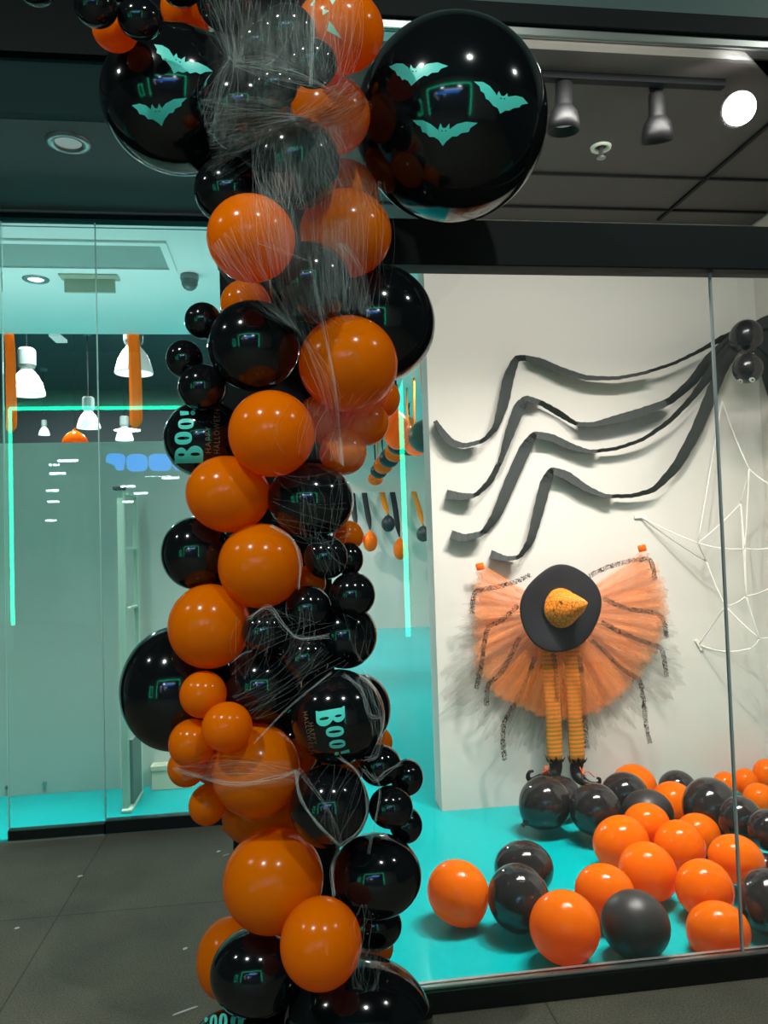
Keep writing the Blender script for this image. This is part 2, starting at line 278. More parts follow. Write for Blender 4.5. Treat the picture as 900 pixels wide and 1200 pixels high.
# ------------------------------------------------------------------ balloons: image centre, radii (px), tilt, distance, latex, label
COLUMN = [
(208,116,91,92,0,2.286,'K',"giant glossy black balloon with two teal bats, high on the column's outer side"),
(530,138,112,126,0,2.295,'K','giant glossy black balloon printed with three teal bats in front of the transom'),
(398,36,52,53,0,1.965,'O','orange balloon with a pale carved pumpkin face print at the column top'),
(387,135,47,49,0,2.134,'O','dusky orange balloon under cobweb beside the three-bat giant balloon'),
(400,228,44,43,0,2.343,'O','orange balloon peeking out behind the webbed black one below the three-bat giant'),
(347,191,51,56,0,2.032,'K','large black balloon under thick cobweb between two giant bat balloons'),
(405,273,54,53,0,2.192,'O','large orange webbed balloon just under the three-bat giant balloon'),
(294,279,52,53,0,1.925,'O','large orange webbed balloon level with the top of the glass wall'),
(270,224,43,42,0,2.200,'K','black balloon tucked under the two-bat giant, half hidden behind orange'),
(284,127,52,53,0,2.081,'K','hazy black balloon wrapped in cobweb touching the two-bat giant'),
(323,101,26,26,0,1.799,'K','small black balloon in the middle of the top cobweb, unveiled in front'),
(366,74,29,31,0,1.815,'K','small black webbed balloon touching the pumpkin-face balloon'),
(302,52,26,28,0,2.101,'K','small black balloon under cobweb, upper neighbour of the unveiled small one'),
(338,38,33,35,0,1.857,'K','black balloon with cobweb at the head of the column beside the pumpkin face'),
(272,2,42,40,0,2.122,'K',"black balloon veiled in grey web, cut by the photo's top edge"),
(350,-14,46,42,0,2.200,'K','black balloon behind web at the very top, next to pumpkin-face balloon'),
(218,10,30,30,0,2.320,'O','deep orange shadowed balloon behind the top of the two-bat giant'),
(212,-12,24,22,0,2.194,'K','small black balloon capping the two-bat giant balloon'),
(164,22,27,27,0,1.960,'K',"small black balloon with pale rim over the two-bat giant's shoulder"),
(112,8,26,27,0,1.902,'K','small black balloon in the garland, in front of a small orange one'),
(135,36,27,27,0,2.031,'O','small orange balloon in the garland beside the two-bat giant'),
(138,-10,16,16,0,2.200,'K','tiny black balloon at the upper edge between two garland balloons'),
(42,-14,24,24,0,2.200,'K','small black balloon at the far end of the overhead garland'),
(363,331,48,49,0,2.076,'K','black balloon inside a drawn cobweb funnel between three large orange ones'),
(440,379,70,71,0,2.390,'K','very large black balloon bulging out beside the white display wall'),
(408,426,58,57,0,2.142,'O','large orange balloon overlapping the very large black one, web strand down it'),
(297,405,54,54,0,2.139,'K','large plain black balloon beside a bunch of three small black ones'),
(288,357,30,30,0,2.260,'O','small orange balloon peeking above the large plain black balloon'),
(238,376,22,22,0,2.200,'K','topmost of three small black balloons bunched over the vertical greeting balloon'),
(216,421,22,23,0,2.204,'K','middle of three small black balloons bunched over the vertical greeting balloon'),
(237,454,29,28,0,2.159,'K','lowest of three small black balloons bunched over the vertical greeting balloon'),
(240,514,49,46,0,2.276,'K','black greeting balloon whose teal letters read upward beside the glass wall'),
(318,508,51,51,0,2.085,'O','large orange balloon overlapping the upward-lettered black greeting balloon'),
(267,579,50,45,-10,2.157,'O','orange balloon directly below the upward-lettered greeting balloon'),
(376,491,28,29,0,2.324,'O','small webbed orange balloon wedged under the large orange with a strand'),
(427,496,29,27,0,2.292,'O','small webbed orange balloon, outer one of the small orange cluster'),
(402,530,28,27,0,2.219,'O','small webbed orange balloon, lowest of the small orange cluster'),
(451,467,18,22,0,2.348,'O','small orange balloon peeking between the large orange and very large black'),
(364,586,51,44,-8,2.167,'K','black balloon with thin cobweb below the small orange cluster'),
(229,648,41,43,0,2.213,'K','black balloon sandwiched between two orange ones by the glass wall'),
(305,663,50,50,0,2.145,'O','orange balloon with a white web arc on its edge, mid column'),
(245,734,49,50,0,2.160,'O','orange balloon above the giant plain black one by the glass wall'),
(382,653,26,26,0,2.143,'K','small webbed black balloon against the orange one with the web arc'),
(409,655,17,20,0,2.224,'K','small black balloon half hidden behind a small webbed one'),
(408,628,18,18,0,2.281,'O','small orange balloon peeking out beside the thinly webbed black balloon'),
(413,697,27,27,0,2.151,'K','small black balloon, outermost of the mid-column small black bunch'),
(361,713,27,27,0,2.156,'K','small black balloon in the heart of the mid-column black bunch'),
(360,683,22,20,0,2.245,'O','orange balloon barely showing between two small black ones mid column'),
(404,745,38,39,0,2.229,'K','black balloon behind the mid-column bunch of small black ones'),
(310,740,27,27,0,2.107,'K','small webbed black balloon touching the orange one over the giant'),
(358,771,28,28,0,2.113,'K','small black balloon just above the downward-lettered greeting balloon'),
(308,803,46,45,0,2.200,'K','black webbed balloon between the orange trio and the downward-lettered balloon'),
(205,807,66,74,0,2.298,'K','giant plain black balloon bulging toward the glass, orange trio on it'),
(238,814,28,28,0,2.109,'O','topmost small orange balloon of the trio on the giant plain black'),
(266,852,30,30,0,2.040,'O','middle small orange balloon of the trio on the giant plain black'),
(225,871,28,29,0,2.116,'O','outer small orange balloon of the trio on the giant plain black'),
(219,899,23,24,0,2.200,'O','small orange balloon half hidden under the orange trio'),
(243,943,22,25,0,2.200,'O','small orange balloon hanging lowest below the orange trio'),
(300,903,52,56,0,2.156,'O','large orange balloon banded by white web beside the orange trio'),
(308,955,47,40,0,2.372,'O','orange balloon mostly hidden beneath the web-banded large orange one'),
(396,840,55,56,0,2.120,'K','black greeting balloon whose teal letters read downward, lower column'),
(424,832,34,42,0,2.324,'K',"black balloon behind the downward-lettered greeting balloon's edge"),
(440,870,20,20,0,2.394,'O','orange sliver of balloon beside the small black bunch, lower column'),
(405,893,27,25,0,2.257,'O','orange balloon showing beneath the downward-lettered greeting balloon'),
(352,885,20,22,0,2.289,'O','orange balloon showing between greeting balloon and web-banded orange one'),
(386,945,47,50,0,2.105,'K','black balloon with a white web loop across its face'),
(445,897,25,25,0,2.194,'K','topmost of the small black bunch beside the web-looped black balloon'),
(477,911,19,22,0,2.242,'K','outermost of the small black bunch beside the web-looped black balloon'),
(458,946,26,26,0,2.142,'K','frontmost of the small black bunch beside the web-looped black balloon'),
(476,967,19,22,0,2.287,'K','lowest of the small black bunch beside the web-looped black balloon'),
(441,1027,53,52,0,2.186,'K','large black balloon low on the column beside the turquoise floor'),
(320,1033,61,62,20,2.155,'O','largest orange balloon, low on the column above the dark carpet'),
(376,1106,48,57,0,1.970,'O','orange balloon under the largest orange one, just over the floor giant'),
(300,1140,54,56,0,2.162,'K','large black balloon with an orange one peeking out behind, near the floor'),
(267,1123,37,50,0,2.350,'O','orange balloon peeking behind the large black one near the floor'),
(437,1085,34,31,0,2.382,'K','black balloon tucked under the large black one near the threshold'),
(440,1110,21,24,0,2.465,'O','orange balloon peeking above the floor giant beside the threshold'),
(420,1206,88,90,0,2.160,'K','giant black balloon at the foot of the column resting on the floor'),
(268,1226,46,45,0,2.200,'K','black greeting balloon at the column foot with upside-down teal letters'),
(262,893,32,32,0,2.312,'O','orange balloon deep behind the orange trio, barely showing between them'),
(262,682,28,28,0,2.338,'K','black balloon deep in the gap between the web-arc orange and its black neighbour'),
(330,870,26,26,0,2.381,'K','black balloon deep in the gap above the web-banded large orange one'),
]
PILE = [
(537,1046,39,37,-35,3.221,'O',"orange balloon lying alone at the window's corner, outermost on the turquoise floor"),
(614,1018,35,34,0,3.442,'K','black balloon behind another black one next to the lone orange balloon'),
(608,1053,36,43,10,3.119,'K','front black balloon of the pair next to the lone orange balloon'),
(662,1087,41,46,10,2.895,'O','orange balloon between shiny and matte black ones right against the front sill'),
(709,1047,37,35,-15,3.189,'O','orange balloon behind the matte black balloon'),
(745,1084,41,43,0,2.922,'M','matte charcoal balloon against the front sill'),
(728,988,33,34,25,3.679,'O','orange balloon at the open edge of the pile, above two others'),
(758,966,28,26,0,3.837,'O',"orange balloon between the pile's open-edge orange one and three dark balloons"),
(797,992,33,30,-30,3.612,'O','orange balloon in the heart of the pile, below the black one by the seam'),
(759,1022,33,38,25,3.365,'O','orange balloon tilted in the pile behind the matte charcoal one'),
(826,1042,37,35,-20,3.198,'O','orange balloon in the pile behind the frontmost one at the glass seam'),
(842,1090,38,36,0,2.948,'O','frontmost orange balloon touching the sill at the glass seam'),
(863,1007,35,29,-15,3.387,'O','orange balloon crossed by the glass seam, above the front ones'),
(834,948,34,39,10,3.978,'K','shiny black balloon perched on top of the pile beside the glass seam'),
(903,1058,38,43,0,3.043,'K','black balloon at the sill beyond the glass seam, cut by the frame'),
(639,941,31,32,0,4.167,'K',"black balloon below the witch's curled shoe with the knot showing"),
(698,949,31,32,0,4.033,'K','black balloon on the turquoise floor below the second witch shoe'),
(655,934,26,26,0,4.386,'K','black balloon wedged behind the one with a knot, under the witch legs'),
(732,931,28,27,0,4.303,'K','black balloon behind the one under the second witch shoe, by the wall'),
(743,921,27,26,0,4.518,'O','orange balloon against the white wall behind two black balloons'),
(759,953,31,29,0,4.056,'K','matte black balloon in the middle of the pile with an orange one before it'),
(789,942,27,27,0,4.218,'O','orange balloon behind the perched shiny black balloon'),
(794,924,23,22,0,4.509,'K','black balloon against the white wall at the back of the pile'),
(818,978,27,26,0,3.777,'O','orange balloon barely visible beneath the perched shiny black balloon'),
(874,916,15,16,0,4.637,'O','small orange balloon standing behind the pile in the wall corner'),
(899,907,17,18,0,4.684,'O','orange balloon highest in the corner, cut by the frame'),
(890,936,20,19,0,4.347,'O','orange balloon in the corner below two smaller ones'),
(868,960,27,28,0,3.726,'K','black balloon behind the glass seam between perched black and corner orange'),
(902,973,27,26,0,3.527,'K',"black balloon at the frame's edge above the seam-crossed orange balloon"),
(850,919,15,15,0,4.595,'O','small orange balloon on the wall side, behind the perched black balloon'),
(897,1017,20,18,0,3.450,'K',"black balloon peeking between two others at the frame's edge"),
]

# ------------------------------------------------------------------ setting
Y_FRONT, Y_LEFT, Y_BOARD, Z_CEIL = 2.669, 4.643, 4.56, 3.55
def struct(name, lo, hi, mat, bevel=0.0): return box_obj(name, lo, hi, mat, None, bevel, 'structure')
struct('floor_mall', (-9, -4.0, -0.1), (6, Y_FRONT, 0.0), STONE)
struct('floor_entrance', (-9, Y_FRONT, -0.1), (-0.15, Y_LEFT - 0.03, 0.0), STONE)
struct('floor', (-0.15, Y_FRONT, -0.1), (6, 15.6, 0.0), TEAL)
struct('floor_vestibule', (-9, Y_LEFT - 0.03, -0.1), (-0.15, 15.6, 0.0), TEAL)
struct('floor_opposite', (-9, -9.0, -0.1), (6, -4.0, 0.0), DARK)
struct('ceiling_mall', (-9, -9.0, 4.9), (6, 3.7, 5.0), DARKER)
# white display board (a 0.2 m wall up to the ceiling) and the side wall of the shop window
struct('wall_back', (0.885, Y_BOARD, 0.0), (3.03, Y_BOARD + 0.2, Z_CEIL), WHITE_WALL)
struct('wall_right', (3.03, Y_FRONT, 0.0), (3.13, Y_BOARD + 0.2, Z_CEIL), WHITE_WALL)
struct('ceiling_display', (-0.15, Y_FRONT + 0.03, Z_CEIL), (3.13, 4.62, Z_CEIL + 0.1), DISP_CEIL)
g = MB()
for y in (3.94, 4.35): g.box((0.3, y, Z_CEIL - 0.012), (3.0, y + 0.014, Z_CEIL))
g.box((1.1, 3.06, Z_CEIL - 0.03), (1.95, 3.1, Z_CEIL)); g.box((2.36, 3.1, Z_CEIL - 0.012), (2.38, 4.5, Z_CEIL))
tag(g.build('trim_1', DARKER), kind='structure')
# shop ceiling: white near the glass and along the passage, open and dark beyond
struct('ceiling', (-6, Y_LEFT, Z_CEIL), (-0.15, 7.215, Z_CEIL + 0.12), WHITE_CEIL)
struct('ceiling_passage', (-0.15, 4.62, Z_CEIL), (6, 14.4, Z_CEIL + 0.12), WHITE_CEIL)
struct('ceiling_shop', (-9, 7.0, 5.0), (-0.15, 17.0, 5.1), DARK)
struct('wall_bulkhead', (-0.15, 7.2, Z_CEIL + 0.12), (-0.05, 17.0, 5.0), DARK)
struct('wall_rear', (-0.1, 14.3, 0.0), (6, 14.4, Z_CEIL), WHITE_WALL)
struct('wall_panel', (0.2, 14.18, 0.0), (5.9, 14.28, 2.53), WHITE_WALL)
struct('wall_shop_end', (-9, 17.0, 0.0), (-0.1, 17.1, 5.0), DARK)
struct('wall_shop_side', (-9.1, 4.7, 0.0), (-9.0, 17.0, 5.0), DARK)
struct('wall_passage', (5.9, 4.76, 0.0), (6.0, 14.4, Z_CEIL), WHITE_WALL)
# free-standing white board behind the entrance glass
struct('wall_partition', (-6.0, 5.46, 0.0), (-0.12, 5.54, 2.335), WHITE_WALL)
b = MB()
for px, py in ((8, 923), (52, 918)):
    p = at_y(px, py, 5.455); b.lathe(p, (0, -1, 0), [(0.0, 0.006), (0.012, 0.005), (0.015, -0.004)], 12)
tag(b.build('trim_2', CHROME), kind='structure')
# front: fascia, transom, black bar, sill, corner post
XR = 3.3
struct('wall_fascia', (-0.3, Y_FRONT - 0.01, 3.527), (XR, Y_FRONT + 0.1, 4.9), FASCIA)
struct('trim_3', (-0.3, Y_FRONT - 0.03, 3.452), (XR, Y_FRONT + 0.1, 3.527), DARKER, 0.004)
struct('trim_4', (-0.3, Y_FRONT - 0.015, 3.415), (XR, Y_FRONT + 0.06, 3.452), STEEL, 0.006)
struct('trim_5', (-0.2, Y_FRONT - 0.045, 2.557), (XR, Y_FRONT + 0.05, 2.72), DARKER, 0.004)
struct('trim_6', (-0.2, Y_FRONT - 0.03, 0.0), (XR, Y_FRONT + 0.03, 0.078), SILL, 0.004)
struct('trim_7', (-0.2, Y_FRONT - 0.02, 0.078), (XR, Y_FRONT + 0.02, 0.088), STEEL, 0.002)
struct('wall_post', (-0.19, Y_FRONT - 0.03, 0.0), (0.16, Y_FRONT + 0.12, 3.45), DARKER, 0.004)
def window(name, base): return empty(name, base, kind='structure')
w1 = window('window_1', (1.6, Y_FRONT, 0.088))
box_obj('pane', (0.16, Y_FRONT - 0.005, 0.088), (1.594, Y_FRONT + 0.005, 2.557), GLASS_CLEAR, w1)
box_obj('pane', (1.602, Y_FRONT - 0.005, 0.088), (XR, Y_FRONT + 0.005, 2.557), GLASS_CLEAR, w1)
box_obj('glass_joint', (1.594, Y_FRONT - 0.006, 0.088), (1.602, Y_FRONT + 0.006, 2.557), GLASS_EDGE, w1)
w2 = window('window_2', (1.6, Y_FRONT, 2.72))
box_obj('pane', (-0.15, Y_FRONT - 0.005, 2.72), (XR, Y_FRONT + 0.005, 3.415), GLASS_CLEAR, w2)
# return glass from the corner post back to the entrance glass
w3 = window('window_3', (-0.15, 3.7, 0))
box_obj('pane', (-0.155, Y_FRONT + 0.12, 0.0), (-0.145, Y_LEFT, Z_CEIL), GLASS_CLEAR, w3)
# entrance glass wall: panes, dark sill, soffit with its band above
w4 = window('window_4', (-1.0, Y_LEFT, 0.06))
box_obj('pane', (-1.038, Y_LEFT - 0.005, 0.06), (-0.16, Y_LEFT + 0.005, Z_CEIL - 0.02), GLASS_TEAL, w4)
box_obj('pane', (-1.556, Y_LEFT - 0.019, 0.06), (-1.042, Y_LEFT - 0.009, Z_CEIL - 0.02), GLASS_TEAL, w4)
box_obj('pane', (-4.2, Y_LEFT - 0.005, 0.0), (-1.562, Y_LEFT + 0.005, Z_CEIL - 0.02), GLASS_TEAL, w4)
box_obj('glass_joint', (-1.042, Y_LEFT - 0.012, 0.06), (-1.038, Y_LEFT + 0.004, Z_CEIL - 0.02), GLASS_EDGE_PALE, w4)
box_obj('glass_joint', (-1.562, Y_LEFT - 0.012, 0.06), (-1.557, Y_LEFT + 0.004, Z_CEIL - 0.02), GLASS_EDGE_PALE, w4)
struct('trim_8', (-1.556, Y_LEFT - 0.045, 0.0), (-1.04, Y_LEFT + 0.01, 0.062), SILL, 0.003)
struct('trim_9', (-1.04, Y_LEFT - 0.03, 0.0), (-0.15, Y_LEFT + 0.03, 0.072), SILL, 0.003)
struct('trim_10', (-1.556, Y_LEFT - 0.052, 0.0), (-1.04, Y_LEFT - 0.045, 0.008), STEEL)
struct('ceiling_soffit', (-6, 3.604, Z_CEIL), (-0.15, Y_LEFT - 0.02, Z_CEIL + 0.1), SOFFIT)
struct('trim_11', (-6, Y_LEFT - 0.06, Z_CEIL - 0.042), (-0.15, Y_LEFT + 0.02, Z_CEIL), DARKER)
struct('trim_12', (-6, Y_LEFT - 0.07, Z_CEIL - 0.012), (-0.15, Y_LEFT - 0.06, Z_CEIL), STEEL)
struct('wall_band', (-6, 3.55, Z_CEIL + 0.002), (-0.15, 3.604, 3.80), BAND)
struct('wall_bulkhead_front', (-6, 3.5, 3.80), (-0.3, 3.62, 4.9), DARKER)
struct('wall_return', (-0.3, Y_FRONT + 0.1, 3.45), (-0.15, 3.7, 4.9), DARKER)
struct('trim_13', (-6, Y_LEFT + 0.16, Z_CEIL - 0.004), (-0.15, Y_LEFT + 0.166, Z_CEIL), GREY)

# ceiling fittings
def downlight(p, label, lens, r=0.075):
    t = empty('recessed_downlight', p, label, 'downlight'); z = p[2]
    MB().lathe((p[0], p[1], z), (0, 0, -1), [(r * 0.72, -0.001), (r * 0.78, 0.01), (r * 1.05, 0.012), (r * 1.2, 0.006), (r * 1.22, 0.0)], 36).build('trim_ring', CHROME, t, smooth=True)
    MB().lathe((p[0], p[1], z), (0, 0, -1), [(0.0, 0.001), (r * 0.4, 0.001), (r * 0.72, 0.001)], 36).build('lens', lens, t)
    return t
downlight(at_z(80, 167, Z_CEIL), 'unlit round downlight in the dark soffit outside the entrance glass', DIM_LENS, 0.085)
downlight(at_z(42, 327, Z_CEIL), 'glowing round downlight in the white ceiling behind the entrance glass', BULB, 0.075)
t = empty('ceiling_vent', (-1.25, 5.26, Z_CEIL), 'long grey air vent recessed in the white ceiling', 'vent')
box_obj('grille', (-2.4, 5.05, Z_CEIL - 0.004), (-0.735, 5.48, Z_CEIL + 0.0), VENT, t)
f = MB(); f.box((-2.45, 5.0, Z_CEIL - 0.016), (-0.69, 5.05, Z_CEIL)); f.box((-2.45, 5.48, Z_CEIL - 0.016), (-0.69, 5.53, Z_CEIL)); f.box((-0.735, 5.05, Z_CEIL - 0.016), (-0.69, 5.48, Z_CEIL))
f.build('frame', WHITE_CEIL, t)
t = empty('ceiling_access_plate', (-1.36, 5.87, Z_CEIL), 'rectangular grey-green plate hanging from the white ceiling beside the glowing downlight', 'plate')
pa, pb = at_y(75, 325, 5.7), at_y(135, 343, 5.7)
box_obj('plate', (pa[0], 5.7, pb[2]), (pb[0], 5.72, Z_CEIL - 0.012), PLATE, t, 0.003)
box_obj('mount', (pa[0] - 0.02, 5.62, Z_CEIL - 0.012), (pb[0] + 0.03, 5.74, Z_CEIL), PLATE, t)
p = at_z(222, 322, Z_CEIL)
t = empty('ceiling_camera', p, 'grey dome security camera under the white ceiling beside the balloon column', 'camera')
MB().lathe(p, (0, 0, -1), [(0.0, 0.0), (0.062, 0.0), (0.066, 0.03), (0.062, 0.04)], 28).build('housing', GREY, t, smooth=True)
MB().lathe(p, (0, 0, -1), [(0.06, 0.04), (0.056, 0.075), (0.04, 0.1), (0.02, 0.112), (0.0, 0.115)], 28).build('dome', pbr('dome_smoke', lin(96, 102, 100), 0.15), t, smooth=True)

def track_spot(base, aim, label, lens):
    """Black bell-shaped spot: ceiling stem, narrow neck, flared bell, lens."""
    base = np.array(base); aim = np.array(aim, float); aim /= np.linalg.norm(aim)
    t = empty('track_spotlight', base, label, 'spotlight')
    MB().lathe(base, (0, 0, -1), [(0.0, 0), (0.03, 0), (0.03, 0.02), (0.012, 0.022), (0.012, 0.07)], 20).build('mount', DARKER, t, smooth=False)
    c = base + np.array([0, 0, -0.065])
    MB().lathe(c - aim * 0.03, aim, [(0.0, 0), (0.03, 0.0), (0.036, 0.006), (0.036, 0.095), (0.04, 0.1), (0.058, 0.125), (0.066, 0.16), (0.069, 0.2), (0.064, 0.2), (0.05, 0.14), (0.0, 0.125)], 32).build('bell_housing', pbr('spot_black', lin(8, 9, 10), 0.5, 0.3), t, smooth=True)
    MB().lathe(c + aim * (0.19 if lens is BULB_HOT else 0.13), aim, [(0.0, 0.0), (0.03, 0.0), (0.064 if lens is BULB_HOT else 0.05, 0.004)], 24).build('lens', lens, t)
    return c + aim * 0.19
S1 = track_spot(at_z(660, 88, Z_CEIL), (0.0, 0.12, -1), 'black bell track spotlight beside the three-bat giant balloon', DIM_LENS)
S2 = track_spot(at_z(769, 100, Z_CEIL), (0.12, 0.3, -1), 'black bell track spotlight between its twin and the glaring lamp', DIM_LENS)
aim3 = EYE + np.array([0.6, 0, 0.2]) - at_y(867, 127, 2.95); aim3 /= np.linalg.norm(aim3)
pl = at_y(867, 127, 2.95) - aim3 * 0.2 + np.array([0, 0, 0.065]); pl[2] = min(pl[2], Z_CEIL)
S3 = track_spot(pl, aim3, 'glaring track spotlight turned towards the viewer above the glass seam', BULB_HOT)
p = at_z(704, 172, Z_CEIL)
t = empty('smoke_detector', p, 'small round white sprinkler rose in the dark display ceiling', 'sprinkler')
MB().lathe(p, (0, 0, -1), [(0.03, 0.0), (0.034, 0.01), (0.05, 0.012), (0.052, 0.0)], 28).build('ring', CREAM, t, smooth=True)
MB().lathe(p, (0, 0, -1), [(0.0, 0.0), (0.012, 0.0), (0.012, 0.05), (0.022, 0.055), (0.022, 0.06), (0.0, 0.062)], 18).build('nozzle', CHROME, t, smooth=True)

# security gate and carton behind the entrance glass
t = empty('security_gate', (-0.98, 5.1, 0), 'cream upright anti-theft gate frame standing behind the entrance glass', 'gate')
gx = at_z(150, 950, 0.0)[0]; y0, y1, zt = 4.99, 5.30, 1.97
box_obj('post', (gx - 0.03, y0 - 0.02, 0), (gx + 0.012, y0 + 0.03, zt), CREAM, t, 0.008)
box_obj('post', (gx + 0.002, y1, 0), (gx + 0.034, y1 + 0.02, zt - 0.02), CREAM, t, 0.006)
box_obj('top_cap', (gx - 0.05, y0 - 0.03, zt), (gx + 0.016, y0 + 0.05, zt + 0.022), DARK, t, 0.004)
for z in (zt - 0.03, 1.6, 1.22): box_obj('crossbar', (gx + 0.0, y0 + 0.03, z), (gx + 0.03, y1, z + 0.016), CREAM, t)
box_obj('grille_panel', (gx + 0.004, y0 + 0.03, 0.03), (gx + 0.03, y1, 0.42), pbr('gate_mesh_grey', lin(128, 138, 132), 0.7, noise_amt=0.4, noise_scale=240), t)
box_obj('foot', (gx - 0.03, y0 - 0.05, 0), (gx + 0.035, y1 + 0.03, 0.02), CREAM, t, 0.005)
c0, c1 = at_z(179, 924, 0.0), at_z(219, 921, 0.0)
t = empty('carton', (c0[0] + 0.12, 5.36, 0), 'plain beige carton on the turquoise floor against the white partition', 'box')
box_obj('body', (c0[0], 5.36, 0), (c1[0] + 0.05, 5.45, 0.155), BEIGE, t, 0.004)
box_obj('lid', (c0[0] - 0.004, 5.355, 0.125), (c1[0] + 0.054, 5.454, 0.16), BEIGE, t, 0.004)

# ------------------------------------------------------------------ shop opposite (seen as reflections)
struct('wall_opposite', (-9, -4.3, 3.98), (6, -4.05, 4.9), OPPOSITE)
for x0, x1 in ((-9, -7.6), (-5.9, -4.45), (1.55, 6)): struct('wall_opposite_pier', (x0, -4.3, 0), (x1, -4.05, 3.98), OPPOSITE)
struct('wall_opposite_rear', (-9, -9.1, 0), (6, -9.0, 4.9), pbr('paint_plum', lin(92, 88, 104), 0.7))
struct('ceiling_opposite', (-9, -9.0, 4.0), (6, -4.3, 4.05), DARK)
def neon(label, x0, x1, z0, z1):
    t = empty('neon_frame', ((x0 + x1) / 2, -4.0, z0), label, 'neon light', 'green neon frames of the shop opposite')
    for a, b in (((x0, z0), (x0, z1)), ((x0, z1), (x1, z1)), ((x1, z1), (x1, z0))) + ((((x1, z0), (x0, z0)),) if x1 < -5 else ()):
        MB().tube([(a[0], -4.0, a[1]), (b[0], -4.0, b[1])], 0.03, 10).build('neon_tube', NEON, t, smooth=True)
neon('large green neon frame of the shop opposite, mirrored in glass and balloons', -4.36, 1.47, 0.44, 3.95)
neon('small green neon frame of the shop opposite, mirrored in the balloons', -7.3, -6.1, 0.5, 2.9)
t = empty('illuminated_shop_sign', (-1.6, -4.35, 2.9), 'blue glowing sign of the shop opposite, mirrored in the entrance glass', 'sign')
sx = lambda px: at_y(px, 535, 13.65)[0]
for q, (a, b_, z0, z1) in enumerate(((124, 146, 2.95, 3.24), (148, 172, 2.93, 3.22), (174, 200, 2.93, 3.22), (202, 226, 2.93, 3.22), (228, 252, 2.93, 3.22), (254, 280, 2.93, 3.24), (282, 306, 2.93, 3.22), (308, 334, 2.93, 3.22))):
    x0, x1 = sx(a), sx(b_)
    n = 28; V = []
    for k in range(n):
        ang = 2 * PI * k / n; ex = 0.55
        cx, cz = (x0 + x1) / 2, (z0 + z1) / 2
        u = math.copysign(abs(math.cos(ang)) ** ex, math.cos(ang)); v = math.copysign(abs(math.sin(ang)) ** ex, math.sin(ang))
        if q == 0 and v < 0: u = u * 0.45 + 0.4
        V.append((cx + u * (x1 - x0) / 2, -4.36, cz + v * (z1 - z0) / 2))
    V += [(a_, -4.44, c_) for a_, _, c_ in V]
    mesh_obj('sign_letter', V, [tuple(range(n)), tuple(range(2 * n - 1, n - 1, -1))] + [(k, k + n, (k + 1) % n + n, (k + 1) % n) for k in range(n)], BLUE_SIGN, t, smooth=False)
box_obj('light_bar', (sx(200), -4.6, 3.30), (sx(360), -4.5, 3.44), GLOW_PANEL, t)
box_obj('backing_board', (sx(120), -4.52, 2.85), (sx(365), -4.46, 3.28), DARK, t)
for k, (px, py, L) in enumerate(((80, 540, .5), (68, 555, .4), (62, 575, .3), (185, 557, .7), (152, 557, .5), (150, 570, .4), (200, 560, .5), (63, 588, .3), (165, 578, .4), (150, 588, .3), (60, 610, .3), (64, 545, .3))):
    y = -6.0 - 0.25 * k; v = at_y(px, py, 2 * Y_LEFT - y); 
    tt = empty('linear_ceiling_lamp', (v[0], y, v[2]), 'white linear lamp inside the shop opposite, a bright dash in the glass', 'ceiling lamp', 'linear lamps inside the shop opposite')
    box_obj('tube', (v[0] - L * 0.35, y - 0.04, v[2] - 0.02), (v[0] + L * 0.35, y + 0.04, v[2] + 0.02), STRIP, tt)
    box_obj('suspension_wire', (v[0] - 0.004, y - 0.004, v[2] + 0.02), (v[0] + 0.004, y + 0.004, 4.0), DARK, tt)

# ------------------------------------------------------------------ balloons
class Ball:
    def __init__(s, px, py, rx, ry, tilt, t, rz=None):
        s.px, s.py, s.rpx, s.rpy, s.t = px, py, rx, ry, t
        d = ray(px, py); s.C = EYE + d * t
        s.e3 = -d / np.linalg.norm(d); a = RT - s.e3 * (RT @ s.e3); a /= np.linalg.norm(a); b = np.cross(s.e3, a)
        c, sn = math.cos(math.radians(tilt)), math.sin(math.radians(tilt))
        s.e1 = a * c + b * sn; s.e2 = -a * sn + b * c; s.tilt = math.radians(tilt)
        s.r = np.zeros(3); D = np.linalg.norm(s.C - EYE)
        for _ in range(2):      # true size, so that the outline (not the mid-section) has the wanted width
            k = (s.r.mean() / D) ** 2
            s.C = EYE + ray(450 + (px - 450) / (1 + k), 600 + (py - 600) / (1 + k)) * t
            for ax, (e, rp) in enumerate(((s.e1, rx), (s.e2, ry))):
                a, b = s.C + e * 0.01, s.C - e * 0.01
                pa, pb = (np.array([(q - EYE) @ RT, (q - EYE) @ UP]) / ((q - EYE) @ FW) * FOC for q in (a, b))
                s.r[ax] = rp / (np.linalg.norm(pa - pb) / 0.02) * math.sqrt(1 - k)
            s.r[2] = rz or (s.r[0] + s.r[1]) / 2
    def world(s, u): return s.C + (u[..., :1] * s.r[0]) * s.e1 + (u[..., 1:2] * s.r[1]) * s.e2 + (u[..., 2:3] * s.r[2]) * s.e3
    def on_px(s, q, lift=0.004):
        """image-plane drawing -> the front of the balloon's skin"""
        E3 = np.stack([s.e1, s.e2, s.e3]); o = (E3 @ (EYE - s.C)) / s.r; out = []
        for x, y in np.asarray(q, float):
            d = (E3 @ ray(x, y)) / s.r; A, B, Cc = d @ d, 2 * (o @ d), o @ o - (1 + lift) ** 2; disc = B * B - 4 * A * Cc
            u = o + d * ((-B - math.sqrt(disc)) / (2 * A)) if disc > 0 else o - d * (B / (2 * A))
            out.append(u / np.linalg.norm(u) * (1 + lift))
        return s.world(np.array(out))
